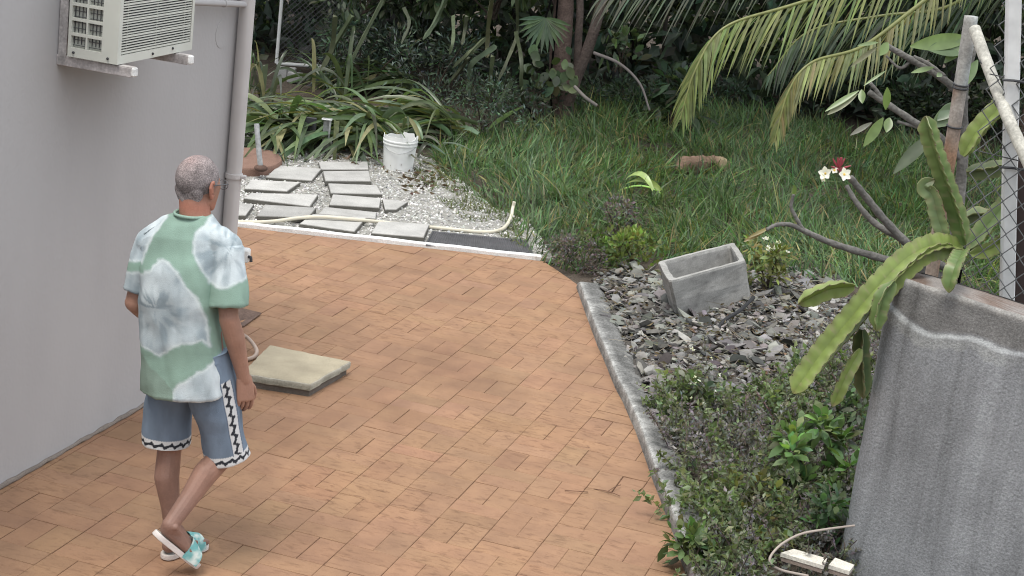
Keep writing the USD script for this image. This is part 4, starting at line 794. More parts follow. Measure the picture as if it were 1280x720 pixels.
# ------------------------------------------------------------------ fence and posts behind the wall
rpost = thing('rusty_post', 'weathered rusty bamboo-like pipe post with wire bindings behind the wall', 'post')
T0, B0 = site(1212, 34, Y=8.0), site(1165, 340, Y=8.02); ax = (T0 - B0) / (T0[2] - B0[2]); pz_ = lambda z: B0 + ax * (z - B0[2])
zz = np.linspace(-.05, T0[2] + .05, 90); P = np.array([pz_(z) for z in zz]); R_ = np.full(len(zz), .031)
v, f = tube(P, R_, 20); hh = v[:, 2]; rust = np.array([.27, .165, .105]); gal = np.array([.34, .36, .35]); zr = B0[2] + (T0[2] - B0[2])
w = np.clip((meshkit.fbm(v * [9, 9, 3], 4, 3) - .42) * 5, 0, 1); w = np.where((hh < 1.985), np.clip(w * .4 + .6, 0, 1), w); w = np.where((hh >= 1.985) & (hh < 2.17), w * .4 + .4, w); w = np.where(hh >= 2.17, w * .2, w)
put(rpost, 'pipe', (v, f, rust * w[:, None] + gal * (1 - w[:, None])), M_bracket, smooth=True)
for z in (1.985, 2.165, 2.18): 
    t = np.linspace(0, 2 * math.pi, 25); put(rpost, 'wire_binding', tubes([pz_(z) + .0335 * np.array([math.cos(q), math.sin(q), .12 * math.sin(q)]) for q in t], .0045, 6), M_dark, smooth=True)
brace = thing('brace_pole', 'pale weathered pole slanting down from the rusty post top to the right', 'pole')
P = [site(1218, 36, Y=7.93), site(1237, 88, Y=7.74), site(1259, 145, Y=7.53), site(1284, 200, Y=7.36), site(1330, 300, Y=7.15)]
v, f = tube(catmull(P, 8), .027, 18); put(brace, 'pole', (v, f, np.array([.43, .42, .37]) * (.75 + .5 * meshkit.fbm(v * [8, 8, 4], 3, 3))[:, None]), M_bracket, smooth=True)
t = np.linspace(0, 2 * math.pi, 25); q0 = np.array(P[0]) * .2 + np.array(P[1]) * .8; put(brace, 'wire_binding', tubes([q0 + .030 * np.array([math.cos(k), math.sin(k) * .6, math.sin(k) * .35]) for k in t], .004, 6), M_dark, smooth=True)
wpst = thing('white_post', 'square white fence post behind the wall with chain-link wired to it', 'post')
T1, B1 = site(1266.5, 20, Y=7.58), site(1259, 362, Y=7.6); ax1 = (T1 - B1) / (T1[2] - B1[2]); m_ = box((.062, .05, 3.0), (0, 0, 0), .006); zv = m_.vertices[:, 2].copy(); m_.vertices[:, :2] += np.outer(zv, ax1[:2]); m_.apply_translation(B1 + ax1 * (1.45 - B1[2])); put(wpst, 'post', m_, M_paint_white)
for z in (1.9, 2.28): put(wpst, 'wire_tie', tubes([B1 + ax1 * (z - B1[2]) + d for d in ([-.05, -.035, 0], [0, -.04, .004], [.06, -.035, 0])], .006, 6), M_dark)
dpst = thing('dark_post', 'dark brown timber post right of the white fence post', 'post'); m_ = box((.09, .06, 2.0), (0, 0, 0), .006); T2, B2 = site(1284, 210, Y=7.66), site(1279, 372, Y=7.66); ax2 = (T2 - B2) / (T2[2] - B2[2]); zv = m_.vertices[:, 2].copy(); m_.vertices[:, :2] += np.outer(zv, ax2[:2]); m_.apply_translation(B2 + ax2 * (.95 - B2[2])); put(dpst, 'post', m_, plain('dark_timber', (.045, .03, .027), .85))
fe = thing('chain_link_fence', 'dark wire chain-link mesh stretched past the white post', 'fence')
f0, f1 = np.array([1.95, 7.62]), np.array([2.9, 7.14]); fl_ = np.linalg.norm(f1 - f0); fd_ = (f1 - f0) / fl_; wm = MB(); pit = .041
for k in range(int(fl_ / pit) + 1):
    zz = np.arange(1.0, 2.95, .047); sg_ = np.where((np.arange(len(zz)) + k) % 2 == 0, -1, 1); off = (k + .5) * pit + sg_ * pit * .53
    q_ = f0[None] + fd_[None] * off[:, None]; lean = np.array([-.12, 0]) * 0
    wm.add(*tube(np.column_stack([q_ + np.outer(sg_ * .004, [-fd_[1], fd_[0]]), zz]), .0036, 5))
put(fe, 'wire_mesh', trimesh.Trimesh(*wm.arrays()[:2], process=False), plain('fence_wire', (.10, .105, .105), .5, var=.3), kind='stuff')
for z in (2.27, 1.93): put(fe, 'line_wire', tubes([np.append(f0, z + .02), np.append((f0 + f1) / 2, z), np.append(f1, z)], .0028, 6), M_dark)

# ------------------------------------------------------------------ vegetation builders
def leaf_mesh(base, tip, width, color, fold=.25, droop=.12, seg=5, profile='leaf', side=None, mb=None):
    mb = mb or MB(); d = np.asarray(tip) - base; Ln = np.linalg.norm(d)
    d2 = d / Ln + np.array([0, 0, droop]); Ls = Ln
    blades(mb, [base], [d2 / np.linalg.norm(d2)], Ls, width, droop, seg, color, profile, fold, None if side is None else np.asarray(side, float)[None]); return mb
def shrub(name, label, cat, loc, R, Hh, n, ls, color, mat=None, clumps=14, var=.35, stems=6, group=None, low=0.05, asp=.45, stemcol=(.07, .055, .045), leaf='hex', up=.25):
    loc = np.asarray(loc, float); t = thing(name, label, cat, loc=loc, group=group)
    cp = unit(clumps, .3) * rng.uniform(.35, 1, (clumps, 1)) * [R, R, Hh * .5] + [0, 0, Hh * .52]; cp[:, 2] = np.clip(cp[:, 2], low, Hh)
    k = rng.integers(0, clumps, n); cr = rng.uniform(.22, .45, clumps)
    off = rng.normal(size=(n, 3)); off = off / np.linalg.norm(off, axis=1, keepdims=True) * (rng.random((n, 1)) ** .45) * (cr[k] * min(R, Hh))[:, None]
    p = cp[k] + off; p[:, 2] = np.clip(p[:, 2], low * .5, None); ax = norm(off + .5 * unit(n) * np.linalg.norm(off, axis=1, keepdims=True) + np.array([0, 0, up]) * ls)
    tone = vary(color, n, var, .12) * (1 + .25 * rng.normal(size=clumps))[k][:, None].clip(.5, 1.6)
    mb = MB(); L_ = ls * rng.uniform(.6, 1.3, n)
    if leaf == 'hex': hexes(mb, p, ax, L_, L_ * asp, tone)
    else: blades(mb, p, ax, L_, L_ * asp, .25, 3, tone, 'leaf')
    put(t, 'foliage', mb, mat or M_leaf)
    sm = MB()
    for j in range(stems):
        c_ = cp[rng.integers(clumps)]; sm.add(*tube(catmull([[.04 * rng.normal(), .04 * rng.normal(), -.03], c_ * [.35, .35, .5], c_], 4), np.linspace(.012, .004, 9) * (Hh + .3), 6), stemcol)
    put(t, 'stems', sm, M_bark, smooth=True); return t

# ------------------------------------------------------------------ grass and weeds
def scatter(poly, n, seed=0):
    p = rng.uniform([poly.bounds[0], poly.bounds[1]], [poly.bounds[2], poly.bounds[3]], (n, 2)); return p[shapely.contains_xy(poly, p[:, 0], p[:, 1])]
gpx = [(655, 322), (640, 300), (640, 280), (612, 258), (580, 240), (556, 222), (540, 200), (548, 182), (590, 168), (640, 160), (720, 152)]
grass_area = sg.Polygon([site(*q)[:2] for q in gpx] + [(0.3, 19.6), (3.0, 19.6), (5.2, 18.5), (5.0, 9.2), (2.9, 9.0)] + [site(*q)[:2] for q in [(1110, 365), (1030, 368), (985, 350), (940, 350), (840, 335), (800, 335), (740, 345), (700, 335)]]).buffer(0)
trough_zone = sg.Polygon([tuple(p) for p in rim]).buffer(.05); log_zone = sg.Point(*site(878, 207)[:2]).buffer(.28)
g = MB(); p = scatter(grass_area, 72000); p = p[~shapely.contains_xy(trough_zone, p[:, 0], p[:, 1])]
n = len(p); cl = meshkit.fbm(np.column_stack([p * 1.7, 0 * p[:, 0]]), 3, 3); dn = meshkit.noise(np.column_stack([p * 5, 0 * p[:, 0]]), 8)
k = rng.random(n) < np.clip(.35 + 1.3 * (dn - .2), .15, 1); p, cl = p[k], cl[k]; n = len(p)
hgt = np.clip(.12 + .42 * cl + .05 * rng.normal(size=n), .07, .5) * np.clip((p[:, 1] - 11.0) / 2.0, .6, 1); hgt *= np.where(p[:, 0] < -.2, .75, 1) * np.where(shapely.contains_xy(log_zone, p[:, 0], p[:, 1]) & (p[:, 1] < site(878, 207)[1] + .05), .45, 1)
lean = unit(n, 1.7); lean[:, :2] += .35 * np.stack([np.sin(p[:, 1] * 2.1 + p[:, 0]), np.cos(p[:, 0] * 2.7)], 1); 
gc = vary((.078, .134, .056), n, .40, .11); yel = rng.random(n) < .14; gc[yel] = vary((.21, .20, .09), yel.sum(), .2, .08); gc *= (.7 + .6 * cl)[:, None]
blades(g, np.column_stack([p, gz(p[:, 0], p[:, 1]) - .01]), lean, hgt * rng.uniform(.7, 1.25, n), rng.uniform(.008, .016, n), rng.uniform(.15, .6, n), 3, gc)
for cx, cy, num, ln in [(855, 292, 260, .55), (900, 268, 220, .6), (820, 262, 160, .5), (960, 262, 200, .55), (770, 285, 150, .45), (1010, 240, 160, .55), (1060, 270, 140, .5), (700, 250, 140, .45), (640, 215, 140, .42), (590, 205, 150, .42), (860, 318, 150, .4), (930, 312, 120, .4)]:
    c_ = site(cx, cy); d = unit(num, .75); b = c_ + np.column_stack([rng.normal(0, .06, (num, 2)), np.zeros(num)])
    blades(g, b, d, ln * rng.uniform(.6, 1.2, num), rng.uniform(.009, .016, num), rng.uniform(.35, .8, num), 4, vary((.115, .165, .078), num, .25, .1))
put(None, 'grass', g, M_leaf, kind='stuff', label='uncut green grass behind the trough and kerb', cat='grass')

moss = MB(); mp = sg.Polygon([site(*q)[:2] for q in [(655, 318), (610, 285), (575, 275), (540, 245), (515, 222), (530, 200), (560, 205), (600, 240), (650, 275)]]); p = scatter(mp, 15000); dn = meshkit.noise(np.column_stack([p * 6, 0 * p[:, 0]]), 18); e_ = np.array([mp.exterior.distance(sg.Point(*q)) for q in p]); p = p[(dn > .38) & (rng.random(len(p)) < .75)]; n = len(p)
blades(moss, np.column_stack([p, np.full(n, .005)]), unit(n, .9), rng.uniform(.03, .11, n), rng.uniform(.005, .009, n), .4, 2, vary((.105, .125, .05), n, .3, .1)); put(None, 'short_grass', moss, M_leaf, kind='stuff', label='short sparse grass growing through the white gravel', cat='grass')

weed_area = sg.Polygon([site(*q)[:2] for q in [(838, 505), (870, 500), (905, 545), (985, 520), (1010, 490), (1080, 470), (1120, 420), (1150, 460), (1090, 600), (1060, 760), (880, 790), (850, 690), (826, 600), (818, 560)]] ).buffer(.03)
brd = sg.Polygon([site(x, y, .2)[:2] for x, y in [(970, 684), (1030, 690), (1070, 692), (1072, 760), (960, 760)]]).buffer(.02)
weed_area = weed_area.difference(brd)
w = MB(); ws = MB(); c_ = scatter(weed_area, 3300); n = len(c_)
c_ = c_[c_[:, 0] > kerb_x(c_[:, 1]) + .13 - .11 * np.clip((8.3 - c_[:, 1]) / .6, 0, 1)]; n = len(c_)
ht_ = np.clip(.09 + .28 * meshkit.fbm(np.column_stack([c_ * 2.4, 0 * c_[:, 0]]), 3, 6) + .03 * rng.normal(size=n), .04, .33)
kind = meshkit.fbm(np.column_stack([c_ * 1.9, 0 * c_[:, 0]]), 3, 61) + .10 * rng.normal(size=n)
for i in range(n):
    b = np.append(c_[i], gz(*c_[i])); d = unit(1, 2.2)[0]; P = b + np.outer(np.linspace(0, 1, 5), d * ht_[i]) + np.outer(np.linspace(0, 1, 5) ** 2, [.05 * rng.normal(), .05 * rng.normal(), 0])
    m_ = int(7 + 26 * ht_[i] / .2); t_ = rng.uniform(.12, 1, m_); pos = np.stack([np.interp(t_, np.linspace(0, 1, 5), P[:, j]) for j in range(3)], 1)
    tone = (.135, .175, .085) if kind[i] > .53 else ((.17, .16, .165) if kind[i] < .42 else (.15, .17, .11)); L_ = rng.uniform(.018, .044, m_) * (1.25 if kind[i] > .56 else .85)
    hexes(w, pos, unit(m_, .25), L_, L_ * .5, vary(tone, m_, .3, .08)); 
    if rng.random() < .5: ws.add(*tube(P, .0022, 4), vary((.12, .10, .085), 1, .3)[0])
p = scatter(weed_area, 5200); p = p[p[:, 0] > kerb_x(p[:, 1]) + .14]; n = len(p); blades(w, np.column_stack([p, gz(p[:, 0], p[:, 1])]), unit(n, .9), rng.uniform(.07, .22, n), rng.uniform(.004, .008, n), rng.uniform(.3, .7, n), 3, vary((.10, .115, .07), n, .35, .08))
put(None, 'weeds', w, M_leaf, kind='stuff', label='tangled low grey-green weeds between kerb and end wall', cat='weeds'); put(None, 'weed_stalks', ws, M_bark, kind='stuff', label='thin dry weed stalks in the low weeds', cat='weeds')

wp_ = [((866, 716), .13, .25, 130, .07, (.085, .125, .045), 'bright leafy weed nearest the bottom edge beside the kerb end'), ((1005, 650), .21, .46, 330, .08, (.10, .165, .06), 'bright green pointed-leaf weed in front of the end wall foot'), ((1030, 705), .15, .30, 190, .06, (.07, .125, .055), 'darker green weed behind the white board pieces'), ((925, 665), .13, .30, 150, .055, (.12, .13, .045), 'yellowish green weed amid grey weeds near the bottom edge'), ((1058, 585), .18, .38, 260, .055, (.065, .105, .048), 'dark green weed close to the end wall below hanging cactus tips'),
       ((860, 540), .12, .3, 120, .05, (.085, .11, .06), 'grey-green upright weed with tiny white flowers beside the kerb'), ((955, 705), .13, .16, 110, .05, (.12, .13, .05), 'low weed with yellow and red leaves at the bottom edge')]
for q, r_, h_, n, ls, col_, lab in wp_: 
    t = shrub('weed_plant', lab, 'weed', np.append(site(*q)[:2], gz(*site(*q)[:2])), r_, h_, n, ls, col_, clumps=9, leaf='blade', var=.28, asp=.48)
    if 'white flowers' in lab:
        fm = MB(); fp = rng.normal(0, .09, (14, 3)) * [1, .6, 1] + [0, -.05, .24]; 
        for f_ in fp: hexes(fm, np.repeat(f_[None], 5, 0), unit(5, .5), .014, .010, np.array([.75, .75, .72]))
        put(t, 'flowers', fm, M_leaf, kind='stuff')
for q, r_, h_, n, ls, col_, lab in [((790, 345), .24, .30, 330, .05, (.135, .17, .05), 'yellow-green leafy weed left of the concrete trough'), ((722, 340), .20, .26, 900, .022, (.135, .115, .12), 'purplish grey fuzzy weed where kerb meets edging strip'), ((755, 335), .2, .28, 300, .045, (.10, .14, .05), 'mid green leafy weed behind the far kerb end'), ((705, 322), .15, .25, 400, .03, (.10, .10, .085), 'dull grey-green weed at the right end of the drain cover'), ((770, 305), .16, .34, 420, .03, (.125, .11, .105), 'tall mauve-grey weed behind the yellow-green weed')]:
    shrub('weed_plant', lab, 'weed', np.append(site(*q)[:2], gz(*site(*q)[:2])), r_, h_, n, ls, col_, clumps=10, var=.3, asp=.6)
t = shrub('flowering_weed', 'yellow-green bush with small white flowers at the trough right end', 'weed', np.append(site(955, 374)[:2], .06), .19, .36, 330, .06, (.155, .175, .055), clumps=10, leaf='blade', var=.25, asp=.42)
fm = MB(); fp = rng.normal(0, .035, (16, 3)) * [1.3, 1, .8] + [.03, -.03, .33]
for f_ in fp: hexes(fm, np.repeat(f_[None], 6, 0), unit(6, .4), .022, .015, np.array([.75, .74, .72]))
put(t, 'flowers', fm, M_leaf, kind='stuff')
bd_ = thing('board_piece', 'broken white board piece lying in weeds by the end wall, longer one', 'board'); bd2 = thing('board_piece', 'broken white board piece touching the end wall, shorter one', 'board')
for T_, q_ in ((bd_, [(976, 691), (1030, 707), (1034, 698), (992, 686)]), (bd2, [(1036, 706), (1062, 714), (1068, 706), (1044, 697)])):
    P = np.array([site(x, y, .17) for x, y in q_]); v, f = slab_quad(P, .018); v = np.asarray(v); f = f if trimesh.Trimesh(v, f).volume > 0 else f[:, ::-1]; put(T_, 'board', MB().add(v, f, (.62, .59, .52)), M_conc); put(T_, 'core', MB().add(*slab_quad(P.mean(0) + (P - P.mean(0)) * .94 - [0, 0, .0182], .02), (.25, .2, .17)), M_conc)
put(None, 'dry_stalk', tubes(catmull([site(1068, 657, .30), site(1030, 662, .30), site(1000, 668, .27), site(975, 682, .22), site(962, 700, .18), site(975, 712, .14), site(1010, 720, .12)], 8), np.linspace(.005, .0065, 49), 7), plain('dry_stem', (.36, .31, .27), .8), smooth=True, label='pale dry bent stalk arching over weeds by the white boards', cat='stalk')
tw = MB()
for P in ([site(742, 611), site(760, 614, .012), site(775, 620, .008)], [site(706, 613, .005), site(722, 614, .012), site(735, 615, .006)], [site(760, 614, .01), (site(768, 609, .02)), site(776, 606, .012)]): tw.add(*tube(catmull(P, 4), .002, 5), (.17, .10, .07))
put(None, 'dry_twig', tw, M_bark, label='thin dry twig lying on the bricks near the kerb', cat='twig')

# ------------------------------------------------------------------ strap-leaved clumps at the left
def strap_plant(label, base, n, ln, az, spread, seed, wid=.055, col=(.10, .138, .07), hup=.75):
    r = np.random.default_rng(seed); t = thing('strap_leaf_plant', label, 'plant', loc=base)
    for k in range(n):
        a = az + spread * r.normal(); el = r.uniform(.15, 1.15) * hup; d = np.array([math.cos(a) * math.cos(el), math.sin(a) * math.cos(el), math.sin(el)])
        b = np.array([r.normal(0, .13), r.normal(0, .13), r.uniform(.02, .22)]); Ln = ln * r.uniform(.6, 1.2); c_ = np.array(col) * r.uniform(.55, 1.5) * (1 + .1 * r.normal(size=3)); 
        if r.random() < .12: c_ = np.array([.26, .25, .13]) * r.uniform(.7, 1.1)
        mb = MB(); s_ = norm(np.cross(d, [0, 0, 1]) + .5 * r.normal(size=3)); blades(mb, [b], [d], Ln, wid * r.uniform(.7, 1.35), r.uniform(.45, 1.15) * (1.0 if el > .3 else .4), 8, c_, 'strap', .35, s_[None]); put(t, 'leaf', mb, M_gloss, smooth=True)
    return t
W_ = math.pi
strap_plant('strap-leaved clump behind the bucket with long arching leaves', site(560, 178, .0), 84, 1.3, W_ + .25, .55, 1)
strap_plant('strap-leaved clump left of the bucket with leaves falling toward the gravel', site(470, 184, .0), 84, 1.25, W_ + .5, .7, 2)
strap_plant('strap-leaved clump over the short galvanised post', site(418, 180, .0), 84, 1.2, W_ + .5, .75, 3)
strap_plant('strap-leaved clump next to the house corner below the gate panel', site(356, 180, .0), 80, 1.05, W_ + .5, 1.0, 4)
strap_plant('upright strap-leaved clump right of the gate panel', site(425, 132, .0), 16, 1.4, W_ - .5, 1.1, 5, .04, (.075, .10, .048), 1.35)
strap_plant('upright strap-leaved clump left of the gate panel at the downpipe edge', site(318, 138, .0), 30, 1.2, W_ - .3, 1.2, 6, .04, (.085, .10, .065), 1.4)
strap_plant('low strap-leaved clump further back above the others', site(500, 120, .0), 60, 1.25, W_ + .1, .5, 9, .055, (.085, .12, .055))
strap_plant('small strap-leaved plant beside the bucket right side', site(527, 205, .0), 14, .42, .9, 1.4, 7, .035, (.085, .115, .075), 1.1)
strap_plant('single bright strap-leaved shoot standing up from the grass', site(838, 268, .0), 3, .62, W_ - .6, .12, 8, .05, (.30, .40, .13), .75)

# ------------------------------------------------------------------ background shrubs, tree, climbers
BS = [((438, 110), .5, .8, 1200, .075, (.065, .092, .066), 'feathery dusky shrub right of the gate panel'), ((455, 118), .75, .85, 1500, .075, (.085, .112, .088), 'dusty dark green shrub rising above the strap-leaved clumps'), ((540, 130), .7, .75, 1400, .07, (.072, .098, .08), 'feathery dark shrub behind the bucket'), ((600, 168), .55, .55, 1300, .055, (.075, .108, .078), 'low feathery shrub at the left edge of the grass'), ((660, 150), .6, .45, 1000, .06, (.058, .088, .062), 'low dark shrub at the left foot of the tree'), ((790, 148), .7, .40, 1100, .06, (.05, .076, .052), 'low dark shrub right of the tree trunk'), ((900, 140), .8, .45, 1100, .06, (.046, .072, .05), 'low dark shrub below the larger palm frond'), ((1040, 150), .9, .6, 1200, .07, (.048, .072, .05), 'dark shrub behind the smaller palm frond'), ((1150, 170), .8, .8, 1200, .08, (.04, .058, .036), 'dark shrub behind the rusty post'), ((1265, 200), .8, .9, 1100, .08, (.05, .062, .038), 'dark shrub seen through the chain-link')]
for q, r_, h_, n, ls, col_, lab in BS: shrub('shrub', lab, 'shrub', site(*q), r_, h_, n, ls, col_, clumps=18, asp=.28 if 'feathery' in lab or 'dusty' in lab else .42, var=.35)
tk = MB(); n = 30000; p = np.column_stack([rng.uniform(-8, 8.5, n), rng.uniform(20.0, 23.6, n), rng.random(n) * 3.4]); p[:, 1] -= .9 * meshkit.noise(p * 1.1, 4); hexes(tk, p, unit(n, -.2), rng.uniform(.14, .34, n), rng.uniform(.07, .15, n), vary((.06, .082, .056), n, .45, .12)); 
for x in np.arange(-6, 7, .55): b = np.array([x + rng.normal(0, .15), rng.uniform(19.9, 21.5), 0]); tk.add(*tube(catmull([b, b + [.1 * rng.normal(), 0, 1.2], b + [.3 * rng.normal(), 0, 3.0]], 5), .03, 6), (.05, .042, .036))
put(None, 'thicket', tk, M_leaf, kind='stuff', label='dark tangled thicket closing the back of the garden', cat='thicket')

def crown(t, c, R, Hh, n, ls, col_):
    mb = MB(); k = 40; cp = unit(k) * rng.random((k, 1)) ** .4 * [R, R, Hh] + c; q = rng.integers(0, k, n); p = cp[q] + rng.normal(0, .33, (n, 3)) * R * .55 * [1, 1, .7]
    hexes(mb, p, unit(n, -.3), ls * rng.uniform(.6, 1.3, n), ls * .5, vary(col_, n, .35, .1)); put(t, 'crown', mb, M_leaf)
tb_ = site(704, 148, 0); tree = thing('tree', 'brown forked tree trunk in the shade behind the grass', 'tree', loc=tb_)
tpt = lambda x, y, Y=18.08: site(x, y, Y=Y) - tb_
def trunk(t, pts, r, name='trunk', col_=(.135, .098, .085)):
    P = catmull(pts, 7); v, f = tube(P, np.linspace(r[0], r[1], len(P)), 14); v = v + .012 * (meshkit.fbm(v * 9, 3, 4) - .5)[:, None] * np.array([1, 1, .2]); return put(t, name, (v, f, np.tile(col_, (len(v), 1))), M_bark, smooth=True)
tkk = trunk(tree, [tpt(704, 156), tpt(702, 120), tpt(700, 70), tpt(704, 20), tpt(706, -60), tpt(700, -190)], (.13, .09))
for pts, r in [([tpt(706, 138), tpt(722, 92), tpt(738, 52), tpt(752, 0), tpt(770, -110)], (.07, .05)), ([tpt(722, 95), tpt(723, 50), tpt(725, 0), tpt(720, -90)], (.045, .035)), ([tpt(730, 72), tpt(745, 30), tpt(760, -30)], (.035, .025)), ([tpt(700, 20), tpt(690, -10), tpt(660, -80)], (.04, .03))]: put(tkk, 'branch', (lambda P: (lambda v, f: (v, f, np.tile([.115, .09, .08], (len(v), 1))))(*tube(P, np.linspace(r[0], r[1], len(P)), 10)))(catmull(pts, 7)), M_bark, smooth=True)
crown(tree, np.array([0, -.1, 4.9]), 2.7, .9, 2900, .24, (.05, .085, .035))
for (x, y, lab, z) in ((-3.9, 18.6, 'leafy tree whose crown shades the strap-leaved clumps', 4.2), (5.3, 18.7, 'leafy tree whose crown shades the back right of the grass', 4.3)):
    t = thing('tree', lab, 'tree', loc=(x, y, 0)); trunk(t, [np.array([0, 0, -.05]), np.array([.05, 0, 1.2]), np.array([-.05, 0, 2.6]), np.array([0, 0, z])], (.14, .07)); crown(t, np.array([0, -.2, z + .5]), 2.7, .9, 2900, .24, (.05, .085, .035))
hang = thing('climbing_cactus', 'climbing cactus with pale angular stems hanging left of the tree trunk', 'plant', loc=tb_)
HS = [[(560, -10), (545, 25), (529, 49)], [(567, 20), (567, 50), (562, 68)], [(583, 20), (580, 40), (577, 56)], [(618, -20), (611, 20), (608, 60), (609, 72)], [(606, 48), (585, 68), (566, 85)], [(620, 58), (592, 78), (588, 95), (587, 122)], [(585, 72), (575, 88), (563, 102)], [(645, -10), (646, 40), (634, 75), (622, 102)], [(645, 40), (652, 75), (652, 110), (658, 140)], [(615, 70), (612, 100), (606, 130), (590, 150), (578, 168)], [(635, 90), (628, 120), (618, 140), (612, 160)], [(505, 10), (512, 30), (502, 55)], [(640, 100), (625, 135), (640, 155)], [(418, 20), (414, 60), (400, 88)], [(440, 20), (425, 45), (412, 66)], [(478, 0), (452, 50), (436, 82)]]
for pts in HS:
    P = catmull([site(x, y, Y=17.3 + .25 * rng.normal()) - tb_ for x, y in pts], 6); r_ = rng.uniform(.013, .023); sh_ = 1 + .12 * np.sin(np.arange(len(P)) * 1.4); rows = []
    T_, N_, B_2 = frames(P); a = np.array([0, 1.05, 2.09, 3.14, 4.19, 5.24]); rad = np.array([1.35, .55] * 3)
    v, f = loft([P[i] + r_ * sh_[i] * min(1, (len(P) - i) / 3) * (np.cos(a)[:, None] * N_[i] + np.sin(a)[:, None] * B_2[i]) * rad[:, None] for i in range(len(P))]); put(hang, 'stem', (v, f, np.tile(vary((.135, .155, .095), 1, .22, .06)[0], (len(v), 1))), M_cactus, smooth=40)
v_ = thing('round_leaf_climber', 'round-leaved climber on the left side of the tree trunk', 'plant', loc=tb_)
for k in range(46):
    x, y = rng.normal(688, 20), rng.normal(92, 17); b = site(x, y, Y=17.85 + .12 * rng.normal()) - tb_; d = unit(1, -.4)[0]; mb = MB(); blades(mb, [b], [d], .11 * rng.uniform(.7, 1.2), .095 * rng.uniform(.7, 1.2), .2, 4, vary((.10, .14, .07), 1, .3)[0], 'leaf', .15, norm(np.cross(d, [0, -1, .3]))[None]); put(v_, 'leaf', mb, M_gloss, smooth=True)
put(v_, 'vine', tubes(catmull([tpt(692, 150, 17.95), tpt(688, 110, 17.95), tpt(692, 60, 17.95), tpt(697, 0, 17.95)], 6), .012, 6), M_bark, smooth=True)
fanp = thing('fan_leaf_plant', 'fan-shaped divided leaf hanging in front of the tree trunk', 'plant', loc=tb_); fc = site(682, 22, Y=17.5) - tb_
for k in range(15):
    a = math.radians(-185 + k * 190 / 14) ; d = np.array([math.cos(a), -.25, math.sin(a) - .15]); mb = MB(); blades(mb, [fc], [norm(d)], .33 * (1 - .18 * abs(k - 7) / 7), .042, .10, 4, vary((.085, .135, .07), 1, .15)[0], 'leaf', .3, norm(np.cross(d, [0, -1, 0]))[None]); put(fanp, 'leaflet', mb, M_gloss, smooth=True)
put(fanp, 'stalk', tubes(catmull([fc, fc + [.05, .1, .3], fc + [.1, .3, .9]], 5), .012, 6), M_bark, smooth=True)
shrub('shrub', 'dark broad-leaved climber foliage above the bucket and hanging stems', 'shrub', site(610, 20, Y=18.2), .95, .8, 1700, .11, (.085, .125, .065), asp=.5, clumps=16, leaf='blade')
shrub('shrub', 'tangled mid-green foliage at the top edge above the dusty shrub', 'shrub', site(455, 15, Y=18.4), .8, .7, 1300, .10, (.075, .105, .06), asp=.4, clumps=16, leaf='blade')
shrub('shrub', 'broad-leaved sapling in the dark right of the tree trunk', 'shrub', site(845, 118, Y=17.9) - [0, 0, .35], .42, .62, 170, .16, (.048, .075, .045), asp=.45, clumps=10, leaf='blade')
shrub('shrub', 'broad-leaved seedling cluster just right of the forked trunk', 'shrub', site(778, 75, Y=18.0) - [0, 0, .1], .3, .4, 60, .12, (.07, .10, .055), asp=.5, clumps=7, leaf='blade')
put(None, 'dead_branch', tubes(catmull([site(742, 66, Y=17.6), site(775, 80, Y=17.5), site(800, 105, Y=17.4), site(812, 138, Y=17.3)], 6), np.linspace(.018, .01, 19), 8), plain('grey_twig', (.17, .15, .145), .9), smooth=True, label='thin grey arching dead branch right of the tree trunk', cat='branch')
put(None, 'fallen_stick', tubes(catmull([site(718, 108, Y=17.5), site(732, 122, Y=17.4), site(746, 132, Y=17.4)], 4), .018, 7), plain('dead_stick', (.2, .18, .165), .9), smooth=True, label='short fallen stick beside the tree foot', cat='stick')
lg = thing('fallen_log', 'weathered tan fallen palm log half hidden in the grass', 'log')
lp = [site(846, 207, .12), site(868, 205, .13), site(890, 205, .13), site(910, 204, .13)]
v, f = tube(catmull(lp, 16), np.interp(np.linspace(0, 1, 49), [0, .1, .5, .56, .62, .92, 1], [.03, .075, .08, .05, .085, .075, .03]), 20); v = v + (.10 * (meshkit.fbm(v * [7, 16, 16], 4, 3) - .5))[:, None]; k = np.clip((v[:, 0] - site(884, 205)[0]) / .1, 0, 1)[:, None]; put(lg, 'log', (v, f, np.array([.17, .115, .085]) * (1 - k) + np.array([.36, .30, .19]) * k), M_bark, smooth=True)
leafstrap = thing('broad_strap_leaf', 'broad green leaf lying at the grass edge below hanging stems', 'plant'); put(leafstrap, 'leaf', leaf_mesh(site(655, 133, Y=16.9), site(611, 162, Y=16.6), .16, (.11, .17, .06), .3, .02, 8), M_gloss, smooth=True); put(leafstrap, 'stalk', tubes([site(655, 133, Y=16.9), site(662, 136, Y=17.0), site(668, 150, Y=17.1)], .01, 6), M_bark)

